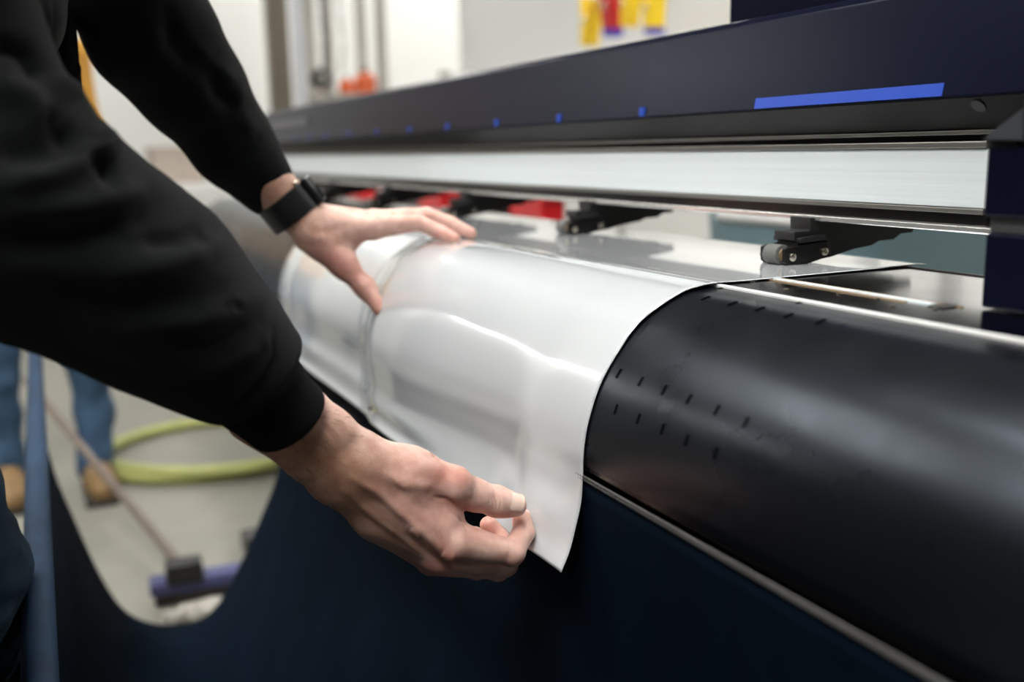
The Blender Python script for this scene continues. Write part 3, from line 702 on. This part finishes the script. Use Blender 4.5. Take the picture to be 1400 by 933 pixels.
def trunk():
    v = lambda *a: np.array(a, float)
    f = Fld((-0.50, 0.45, -0.26), (0.20, 1.36, 0.48), 0.0065)
    cone_chain(f, [(v(-0.235, .92, -0.125), .125), (v(-0.17, .92, .02), .128), (v(-0.105, .92, .16), .138), (v(-.08, .92, .22), .12)], .05, ((0, 1, 0), 1.42))
    f.cone(SHR, SHL, .082, .082, .05)
    cone_chain(f, [(v(-0.06, .90, .30), .085), (v(-0.03, .90, .345), .088)], .03)
    f.cone(v(-.13, .80, .30), v(-.13, 1.0, .30), .055, .055, .03)      # hood lying on the back
    f.cone(P_(52, -60, 1.05), P_(76, 112, 1.06), .030, .026, .04)       # front of the garment hanging forward
    X, Y, Z = np.meshgrid(*f.ax, indexing='ij', sparse=True)
    f.f = np.maximum(f.f, (-0.165-Z+0*X+0*Y).astype(np.float32))
    V, Q = f.mesh()
    st = [([(72, 0), (70, 60), (76, 110)], -0.007, 5), ([(112, 82), (100, 98), (86, 108)], -0.004, 2.5), ([(116, 88), (104, 102), (92, 112)], 0.003, 2.5), ([(84, 0), (90, 50), (88, 90)], 0.004, 9), ([(60, 0), (64, 40), (66, 90)], 0.005, 5)]
    V = sculpt(V, Q, st); V = noise_disp(V, Q, 0.009, 9, (1, 1, .6), 4.0)
    return V, Q
V = []; Q = []; off = 0; MI = []
for a, b_ in (sleeve_r(), sleeve_l(), trunk()): V.append(a); Q.append(b_+off); off += len(a)
nr = len(V[0]); V = np.concatenate(V); Q = np.concatenate(Q)
hood = mk('hooded_sweatshirt', V, Q, [M_hood, M_rib], ME, smooth=True)
a = P_(392, 572, .786)-P_(330, 510, .760); a /= np.linalg.norm(a); e2 = P_(346, 518, .763)
cen = V[Q].mean(1); mi = (((cen-e2)@a > 0.0) & (Q[:, 0] < nr) & (np.linalg.norm(cen-e2, axis=1) < .14)).astype(np.int32)
hood.data.polygons.foreach_set('material_index', mi)

# jeans
def jeans():
    v = lambda *a: np.array(a, float); f = Fld((-0.50, 0.55, -1.12), (0.12, 1.28, -0.10), 0.0070)
    cone_chain(f, [(v(-0.235, .92, -.15), .112), (v(-0.225, .92, -.22), .112)], .03, ((0, 1, 0), 1.4))
    for yy_, kx in ((.80, -.165), (1.05, -.140)):
        cone_chain(f, [(v(-0.170, yy_, -.20), .108), (v(kx-.005, yy_, -.40), .096), (v(kx, yy_, -.62), .084), (v(-0.17, yy_, -.85), .066), (v(-0.21, yy_, -1.06), .066)], .035)
    X, Y, Z = np.meshgrid(*f.ax, indexing='ij', sparse=True); f.f = np.maximum(f.f, (-1.085-Z+0*X+0*Y).astype(np.float32))
    V, Q = f.mesh(); V = noise_disp(V, Q, 0.007, 9, (1, 1, 1.5), 8.0); V = noise_disp(V, Q, 0.005, 30, (1, 1, 1.8), 1.0)
    return V, Q
V, Q = jeans(); mk('jeans', V, Q, M_jean, ME, smooth=True)
for yy_ in (.80, 1.03):
    f = Fld((-0.34, yy_-.09, -1.13), (0.08, yy_+.09, -.98), .006); v = lambda *a: np.array(a, float)
    cone_chain(f, [(v(-0.24, yy_, -1.06), .042), (v(-0.10, yy_, -1.078), .040), (v(-0.04, yy_, -1.085), .034)], .03); f.cone(v(-0.22, yy_, -1.0), v(-0.22, yy_, -1.06), .045, .045, .03)
    X, Y, Z = np.meshgrid(*f.ax, indexing='ij', sparse=True); f.f = np.maximum(f.f, (-1.119-Z+0*X+0*Y).astype(np.float32))
    V, Q = f.mesh(); mk('shoe', V, Q, M_sole, ME, smooth=True)
# hair of the head
f = Fld((-0.12, .78, .38), (0.16, 1.02, .62), .006); v = lambda *a: np.array(a, float)
cone_chain(f, [(v(-0.01, .90, .47), .090), (v(0.025, .90, .515), .088)], .03, ((0, 1, 0), .90)); X, Y, Z = np.meshgrid(*f.ax, indexing='ij', sparse=True)
f.f = np.maximum(f.f, ((X-0.045)*0.8-(Z-0.53)*1.0+0*Y).astype(np.float32)); V, Q = f.mesh(); mk('hair', V, Q, M_hair, ME, smooth=True)
for s in (-1, 1):
    MB().sphere((0.093, .90+s*.030, .458), .011).build('eye', M_white, ME, smooth=True)

# wrist watch on the far wrist
a0, a1 = P_(360, 245, 1.226), P_(420, 318, 1.250); ax_ = (a1-a0)/np.linalg.norm(a1-a0); cw = P_(397, 283, 1.243)
n1 = np.cross(ax_, -cw/np.linalg.norm(cw)); n1 /= np.linalg.norm(n1); n2 = np.cross(n1, ax_)
WM = empty('wristwatch', cw-np.array([0, 0, .03])); WM.parent = ME; WM.location = ORG[WM.name]-ORG[ME.name]
prof = [(-.0175, -.001), (-.0165, .0025), (.0165, .0025), (.0175, -.001)]; V = []; N_ = 48
for k in range(N_):
    t = 2*math.pi*k/N_; rr = .0310
    for u, h_ in prof: V.append(cw+ax_*u+(n1*math.cos(t)*1.08+n2*math.sin(t)*.98)*(rr+h_))
Q = [[k*4+j, ((k+1) % N_)*4+j, ((k+1) % N_)*4+(j+1) % 4, k*4+(j+1) % 4] for k in range(N_) for j in range(4)]
mk('strap', V, Q, M_watch, WM)
dirw = cw-P_(412, 268, 1.262); dirw = P_(424, 256, 1.238)-cw; dirw -= ax_*(dirw@ax_); dirw /= np.linalg.norm(dirw)
def obox(c, ux, uy, uz, hx, hy, hz, bev, name, m, par):
    b = bmesh.new(); bmesh.ops.create_cube(b, size=2)
    for q in b.verts: q.co = Vector((q.co.x*hx, q.co.y*hy, q.co.z*hz))
    bmesh.ops.bevel(b, geom=list(b.edges), offset=bev, segments=3, affect='EDGES', profile=.5)
    for q in b.verts: q.co = Vector((np.array(c)+ux*q.co.x+uy*q.co.y+uz*q.co.z).tolist())
    mb = MB(); mb.add(b); return mb.build(name, m, par, smooth=True)
cc = cw+dirw*.036; tv = np.cross(dirw, ax_)
obox(cc, ax_, tv, dirw, .019, .0165, .0045, .003, 'watch_case', M_watch, WM)
obox(cc+dirw*.0046, ax_, tv, dirw, .0155, .0135, .0006, .0005, 'watch_glass', M_gloss, WM)
for q in (-1, 1):
    c0 = cc-ax_*.0185+tv*q*.0
c0 = P_(403, 251, 1.220)
MB().sphere(c0, .0036).build('crown', M_screw, WM, smooth=True)

# ------------------------------------------------------------------ the things behind
def px_m(d): return d/F
# second person in blue jeans
P2 = empty('person', (0.0, 3.55, -H), 'person in blue jeans and tan boots standing on the concrete behind the cloth', 'person')
def second_person():
    v = lambda *a: np.array(a, float); out = {}
    f = Fld((-0.45, 3.2, -0.15), (0.45, 3.95, 0.75), .014)
    cone_chain(f, [(v(-.01, 3.60, -.10), .10), (v(-.01, 3.60, .10), .11), (v(-.01, 3.60, .26), .11)], .05, ((1, 0, 0), 1.35)); f.cone(v(-.17, 3.6, .33), v(.14, 3.6, .33), .055, .055, .05)
    for s in (-1, 1): cone_chain(f, [(v(-.015+s*.17, 3.6, .32), .055), (v(-.01+s*.19, 3.6, .10), .045), (v(-.01+s*.12, 3.46, .02), .04)], .03)
    out['shirt'] = f.mesh()
    f = Fld((-0.40, 3.2, -0.2), (0.40, 3.95, 0.85), .012)
    cone_chain(f, [(v(-.01, 3.6, .30), .055), (v(0, 3.58, .44), .055)], .02); f.cone(v(0, 3.57, .52), v(0, 3.58, .58), .088, .09, .03, ((1, 0, 0), .86)); f.cone(v(0, 3.53, .47), v(0, 3.51, .455), .04, .03, .03)
    f.cone(v(0, 3.485, .53), v(0, 3.475, .505), .008, .012, .012)
    for s in (-1, 1): cone_chain(f, [(v(s*.115, 3.46, .02), .038), (v(s*.03-.01, 3.36, .01), .028), (v(s*.02-.01, 3.33, .01), .030)], .01)
    out['body'] = f.mesh()
    f = Fld((-0.40, 3.2, -1.12), (0.40, 3.95, -.05), .010)
    f.cone(v(-.08, 3.6, -.15), v(.05, 3.6, -.15), .10, .10, .05)
    cone_chain(f, [(v(.060, 3.60, -.18), .098), (v(.085, 3.60, -.45), .083), (v(.105, 3.58, -.62), .072), (v(.115, 3.62, -.85), .062), (v(.100, 3.60, -1.04), .062)], .03)
    cone_chain(f, [(v(-.120, 3.62, -.18), .098), (v(-.155, 3.62, -.45), .083), (v(-.165, 3.62, -.62), .072), (v(-.17, 3.66, -.85), .060), (v(-.17, 3.66, -1.04), .062)], .03)
    V, Q = f.mesh(); out['jeans'] = (noise_disp(V, Q, .012, 12), Q)
    return out
sp = second_person()
mk('shirt', *sp['shirt'], M_shirt, P2, smooth=True)
b2 = mk('body', *sp['body'], M_skin, P2, smooth=True); c2 = b2.data.color_attributes.new('tone', 'FLOAT_COLOR', 'POINT')
c2.data.foreach_set('color', np.tile(np.array([.7, .42, .32, 1], np.float32), len(sp['body'][0])))
mk('jeans', *sp['jeans'], M_jean2, P2, smooth=True)
for bx, by in ((.100, 3.55), (-.17, 3.60)):
    f = Fld((bx-.1, by-.25, -1.13), (bx+.1, by+.15, -.98), .007); v = lambda *a: np.array(a, float)
    cone_chain(f, [(v(bx, by+.06, -1.055), .046), (v(bx+.01, by-.08, -1.07), .046), (v(bx+.015, by-.15, -1.08), .040)], .03); f.cone(v(bx, by+.05, -1.0), v(bx, by+.05, -1.06), .050, .048, .03)
    X, Y, Z = np.meshgrid(*f.ax, indexing='ij', sparse=True); f.f = np.maximum(f.f, (-1.112-Z+0*X+0*Y).astype(np.float32)); V, Q = f.mesh(); bt = mk('boot', V, Q, M_boot, P2, smooth=True)
    MB().box(bx-.046, bx+.058, by-.19, by+.11, -1.12, -1.100, .006).build('boot_sole', M_sole, bt)
f = Fld((-.14, 3.45, .45), (.14, 3.75, .72), .008); v = lambda *a: np.array(a, float); f.cone(v(0, 3.60, .55), v(0, 3.59, .60), .090, .09, .03, ((1, 0, 0), .9))
X, Y, Z = np.meshgrid(*f.ax, indexing='ij', sparse=True); f.f = np.maximum(f.f, ((3.54-Y)*.9-(Z-.60)+0*X).astype(np.float32)); V, Q = f.mesh(); mk('hair', V, Q, M_hair, P2, smooth=True)

# floor squeegee
hc_ = onZ(258, 806, -1.075); e0 = onZ(205, 812, -1.085); e1 = onZ(360, 786, -1.085)
SQ = empty('floor_broom', (hc_[0], hc_[1], -H), 'push broom with slate blue head and long brown handle on concrete floor', 'broom')
dx = (e1-e0)/np.linalg.norm(e1-e0); dy = np.array([-dx[1], dx[0], 0]); dz = np.array([0, 0, 1.0]); cm = (e0+e1)/2; cm[2] = -1.068
obox(cm, dx, dy, dz, np.linalg.norm(e1-e0)/2, .030, .018, .006, 'broom_head', M_purple, SQ)
obox(cm-np.array([0, 0, .030]), dx, dy, dz, np.linalg.norm(e1-e0)/2-.01, .022, .016, .004, 'bristles', M_sole, SQ)
hb = np.array([hc_[0]-.005, hc_[1]+.02, -1.03])
obox(hb, dx, dy, dz, .045, .030, .028, .008, 'handle_socket', M_black, SQ)
ht = onY(36, 520, 3.22); MB().cyl(hb, ht, .0125, .0115, seg=16).build('handle', M_wood, SQ, smooth=True)
GC = onZ(270, 838, -1.10)
rk = empty('rag', (GC[0], GC[1], -H), 'crumpled grey rag on the floor in front of the broom head', 'rag')
f = Fld((GC[0]-.12, GC[1]-.1, -1.125), (GC[0]+.12, GC[1]+.1, -1.03), .006)
for k in range(7): p = GC+np.array([rng.uniform(-.06, .06), rng.uniform(-.03, .03), rng.uniform(-.005, .012)]); f.cone(p, p+np.array([.02, .01, 0]), .022, .018, .02)
X, Y, Z = np.meshgrid(*f.ax, indexing='ij', sparse=True); f.f = np.maximum(f.f, (-1.119-Z+0*X+0*Y).astype(np.float32)); V, Q = f.mesh(); V = noise_disp(V, Q, .008, 40); V[:, 2] = np.maximum(V[:, 2], -1.119)
o = mk('fabric', V, Q, M_tan, rk, smooth=True)

# coiled hose
pts = []; c0 = onZ(268, 617, -1.095)
for k in range(150):
    t = k/149*2*math.pi*1.62+2.6; r1 = .43+.055*k/149; r2 = .36+.05*k/149
    pts.append((c0[0]+.045+r1*math.cos(t)*.92+.10*k/149, c0[1]+.02+r2*math.sin(t)+.02, -1.097+.022*sst(.55, .75, k/149)))
hs = MB().tube(pts, .022, seg=12).build('hose', M_hose, None, smooth=True); tag(hs, 'coiled yellow-green hose lying on the concrete floor', 'hose')

# blue-grey bin behind the printer
q0, q1 = onY(975, 330, 2.15), onY(1350, 330, 1.55); bx0, bx1 = float(q0[0])+.05, 2.72
BN = empty('storage_bin', ((1.55+2.5)/2, 2.0, -H), 'large blue-grey plastic bin on the floor behind the printer', 'bin')
b = bmesh.new(); bmesh.ops.create_cube(b, size=1)
for q in b.verts:
    s = 1.0 if q.co.z > 0 else .86
    q.co = Vector((2.20+q.co.x*1.0*s, 2.05+q.co.y*.62*s, -.60+q.co.z*.94))
bmesh.ops.bevel(b, geom=list(b.edges), offset=.085, segments=6, affect='EDGES', profile=.5); mb = MB(); mb.add(b); mb.build('bin_body', M_teal, BN, smooth=True)
MB().box(1.74, 2.72, 1.72, 2.38, -.130, -.095, .018).build('bin_lid', M_teal, BN, smooth=True)
MB().cyl((1.715, 1.85, -.19), (1.715, 2.25, -.19), .022, seg=14).build('bin_handle', M_white, BN, smooth=True)
for x, y in ((1.86, 1.84), (2.50, 1.84), (1.86, 2.28), (2.50, 2.28)):
    MB().cyl((x-.02, y, -H+.05), (x+.02, y, -H+.05), .05, seg=20).build('caster', M_black, BN, smooth=True)

# work table and red crates beyond
TB = empty('work_table', (1.45, 4.0, -H), 'long white-topped work table behind the printer', 'table')
TZ = -.34
MB().box(1.10, 1.90, 2.75, 5.9, TZ-.04, TZ, .006).build('table_top', M_white, TB)
for x in (1.16, 1.84):
    for y in (2.85, 5.8): MB().box(x-.03, x+.03, y-.03, y+.03, -H, TZ-.04, .004).build('leg', M_taupe, TB)
def crate(px, y, wd, m, label, hgt=.17, grp=None, name='storage_crate', cat='crate'):
    p = onY(px, 290, y); x = float(p[0])
    r = empty(name, (x, y, TZ), label, cat, grp)
    MB().prism([(x-wd*.42, TZ+.0005), (x+wd*.42, TZ+.0005), (x+wd*.5, TZ+hgt), (x-wd*.5, TZ+hgt)], y-.12, y+.12, .006).build('crate_body', m, r)
    MB().box(x-wd*.53, x+wd*.53, y-.13, y+.13, TZ+hgt, TZ+hgt+.018, .005).build('rim', m, r)
crate(733, 2.95, .085, M_red, 'small red crate on the table, nearest to the camera')
crate(608, 3.65, .13, M_red, 'wider red crate in the middle of the table')
crate(497, 4.75, .12, M_red, 'red crate farthest along the table')
crate(548, 4.3, .12, M_white, 'white crate beside the farthest red crate')
crate(675, 3.25, .11, M_black, 'black crate between the two nearer red crates')
crate(578, 3.98, .12, M_black, 'black crate behind the wider red crate')

# white shelf unit with hanging clamps above
s0, s1 = onX(560, 118, 2.6), onX(930, 46, 2.6); zs = float(s1[2])
SH = empty('wall_shelf', (2.85, 4.2, -H), 'white shelf unit standing beyond the printer cover', 'shelf')
MB().box(2.6, 3.1, 2.6, 7.3, zs-.05, zs+.0, .005).build('shelf_board', M_white, SH)
MB().box(3.06, 3.10, 2.6, 7.3, zs, zs+.9, .004).build('back_panel', M_wall, SH)
MB().box(2.6, 3.1, 2.6, 7.3, -.30, -.26, .005).build('shelf_board', M_white, SH)
for y in (2.64, 4.95, 7.24):
    MB().box(2.62, 2.68, y-.03, y+.03, -H, zs-.05, .004).build('upright', M_white, SH)
    MB().box(3.04, 3.10, y-.03, y+.03, -H, zs-.05, .004).build('upright', M_white, SH)
MB().cyl((2.62, 2.64, zs+.62), (2.62, 5.4, zs+.62), .010, seg=12).build('hanging_rail', M_white, SH)
for y in (2.68, 5.36): MB().box(2.61, 3.08, y-.012, y+.012, zs+.605, zs+.635, .002).build('rail_bracket', M_white, SH)
def clamp(px, py, m, label, tilt, big=1.0, jaw=None):
    x = 2.58; p = onX(px, py, x); y, z = float(p[1]), float(p[2])
    r = empty('spring_clamp', (x, y, z-.09), label, 'clamp', 'plastic clamps hanging on the shelf rail')
    def strip(pts, wd, nm, mm):
        b = bmesh.new(); ct, st_ = math.cos(tilt), math.sin(tilt)
        prof = [(y+big*(a*ct-c*st_), z+big*(a*st_+c*ct)) for a, c in pts]
        v0 = [b.verts.new((x-wd, u, w_)) for u, w_ in prof]; v1 = [b.verts.new((x+wd, u, w_)) for u, w_ in prof]; n = len(prof)
        b.faces.new(v0); b.faces.new(v1[::-1])
        for i in range(n): b.faces.new((v0[(i+1) % n], v0[i], v1[i], v1[(i+1) % n]))
        bmesh.ops.recalc_face_normals(b, faces=b.faces); bmesh.ops.bevel(b, geom=list(b.edges), offset=.004, segments=2, affect='EDGES')
        mb = MB(); mb.add(b); mb.build(nm, mm, r)
    strip([(-.055, .085), (-.035, .095), (-.008, .015), (.006, -.02), (-.004, -.085), (-.020, -.085), (-.030, -.02), (-.035, .02)], .042, 'handle', m)
    strip([(.055, .085), (.035, .095), (.008, .015), (-.004, -.02), (.006, -.085), (.022, -.085), (.032, -.02), (.037, .02)], .040, 'handle', m)
    MB().cyl((x-.048, y, z), (x+.048, y, z), .014*big, seg=16).build('spring', M_screw, r, smooth=True)
    strip([(-.022, -.080), (.022, -.080), (.020, -.105), (-.020, -.105)], .044, 'jaw_pad', jaw or m)
clamp(808, 28, M_yellow, 'large yellow clamp, leftmost on the rail', .15, 1.15)
clamp(836, 8, M_red, 'red clamp beside the leftmost yellow clamp', -.1, 1.35, M_blu2)
clamp(862, 6, M_yellow, 'small yellow clamp just right of the red clamp', .1, .95)
clamp(894, 10, M_yellow, 'yellow clamp with blue jaw pads, rightmost on the rail', -.05, 1.1, M_blu2)
# jar and cup on the shelf board
for px, m, lb in ((642, M_white, 'white cup on the shelf, farther along than the clamps'), (608, M_tan, 'grey tin on the shelf left of the white cup')):
    p = onX(px, 92, 2.75); y = float(p[1]); t = MB().cyl((2.75, y, zs+.0005), (2.75, y, zs+.075), .040, .045, seg=24, bev=.004); o = t.build('cup', m, None, smooth=True); tag(o, lb, 'cup')

# column, pipe and rack at the far left
def vpost(px, Y, wpx, m, name, lb, cat, z0=-H, z1=CZ, struct_=False):
    p = onY(px, 100, Y); x = float(p[0]); hw = wpx/2*float(proj(p)[2])/F
    o = MB().box(x-hw, x+hw, Y-hw, Y+hw, z0, z1, .006).build(name, m)
    return tag(o, lb, cat) if not struct_ else tag(o, kind='structure')
vpost(382, 8.9, 27, M_taupe, 'trim_1', None, None, struct_=True)
p = onY(416, 100, 8.6); MB_ = MB().cyl((p[0], 8.6, -H), (p[0], 8.6, CZ), .085, seg=28); tag(MB_.build('drain_pipe', M_pipe, None, smooth=True), 'pale blue-grey pipe running up the far wall beside the brown column', 'pipe')
RK = empty('storage_rack', (float(onY(480, 100, 7.8)[0]), 7.8, -H), 'grey-tan metal rack with shelves by the far wall', 'rack')
rx0, rx1 = float(onY(440, 100, 7.8)[0]), float(onY(512, 100, 7.8)[0])
for x in (rx0, rx1):
    for y in (7.6, 8.1): MB().box(x-.035, x+.035, y-.03, y+.03, -H, 2.2, .004).build('upright', M_tan, RK)
zsh = [-.8, float(onY(480, 128, 7.6)[2]), 1.55]
for z in zsh: MB().box(rx0-.04, rx1+.04, 7.56, 8.14, z-.03, z, .004).build('shelf_board', M_tan, RK)
z = zsh[1]
def jug(px, y, r, h, m, lb, name='jug', cat='jug', z=z):
    x = float(onY(px, 120, y)[0]); e = empty(name, (x, y, z), lb, cat)
    MB().cyl((x, y, z+.0005), (x, y, z+h*.7), r, r, seg=24, bev=.012).build('body', m, e, smooth=True)
    MB().cyl((x, y, z+h*.7), (x, y, z+h*.88), r*.95, r*.35, seg=24).build('shoulder', m, e, smooth=True)
    MB().cyl((x, y, z+h*.88), (x, y, z+h), r*.35, r*.35, seg=16).build('cap', M_black, e, smooth=True)
jug(500, 7.72, .085, .19, M_orange, 'orange-red jug on the rack by the far wall')
jug(474, 7.72, .06, .13, M_orange, 'small orange-red jug left of the larger one on the rack')
jug(447, 7.72, .055, .12, mat('faded pink', (.6, .35, .3), .5, var=.1), 'faded pink jug at the left of the rack shelf')
def hang(px, py0, py1, wpx, m, lb, y=7.5, name='hanging_cord', cat='cord'):
    a = onY(px, py0, y); b_ = onY(px, py1, y); hw = wpx/2*float(proj(a)[2])/F
    x = float(a[0]); pts = [(x+.01*math.sin(k*.9), y, float(a[2])+(float(b_[2])-float(a[2]))*k/12) for k in range(13)]
    o = MB().tube(pts, hw, seg=8).build(name, m, None, smooth=True); tag(o, lb, cat)
hang(437, -60, 95, 5, M_black, 'thin black cord hanging in front of the rack')
hang(461, -60, 100, 4, M_tan, 'grey cord hanging in the middle of the rack')
pb_ = onY(438, 108, 7.5)
e = empty('tape_reel', (pb_[0], 7.5, pb_[2]-.1), 'black reel hanging at the end of the thin black cord', 'reel')
MB().cyl((pb_[0], 7.46, pb_[2]), (pb_[0], 7.54, pb_[2]), .075, seg=28, bev=.008).build('reel_side', M_black, e, smooth=True)
MB().cyl((pb_[0], 7.43, pb_[2]), (pb_[0], 7.57, pb_[2]), .028, seg=20).build('hub', M_tan, e, smooth=True)

# things glimpsed between the arms
def box_on(px, py, Y, wm, hm, m, name, lb, cat, zb=None):
    p = onY(px, py, Y); x, z = float(p[0]), float(p[2]); e = empty(name, (x, Y, -H), lb, cat)
    z = z if zb is None else zb+hm/2
    MB().box(x-wm/2, x+wm/2, Y-.15, Y+.15, z-hm/2, z+hm/2, .012).build('box_body', m, e)
    MB().box(x-wm/2-.006, x+wm/2+.006, Y-.156, Y+.156, z+hm/2, z+hm/2+.02, .004).build('lid', m, e)
    return x, z-hm/2, e
x, zt, e = box_on(238, 228, 6.6, .30, .20, M_card, 'cardboard_box', 'brown cardboard box on the low bench by the far wall', 'box')
x2, zt2, e = box_on(300, 262, 6.6, .16, .20, M_white, 'plastic_tub', 'white tub on the low bench, right of the cardboard box', 'tub', zt)
BE = empty('low_bench', (x+.1, 6.6, -H), 'low white bench carrying the cardboard box and the white tub', 'bench')
MB().box(x-.32, x2+.22, 6.35, 6.85, zt-.045, zt-.0005, .005).build('bench_top', M_wall, BE)
for xx_ in (x-.28, x2+.18):
    for y_ in (6.39, 6.81): MB().box(xx_-.02, xx_+.02, y_-.02, y_+.02, -H, zt-.045, .003).build('leg', M_tan, BE)
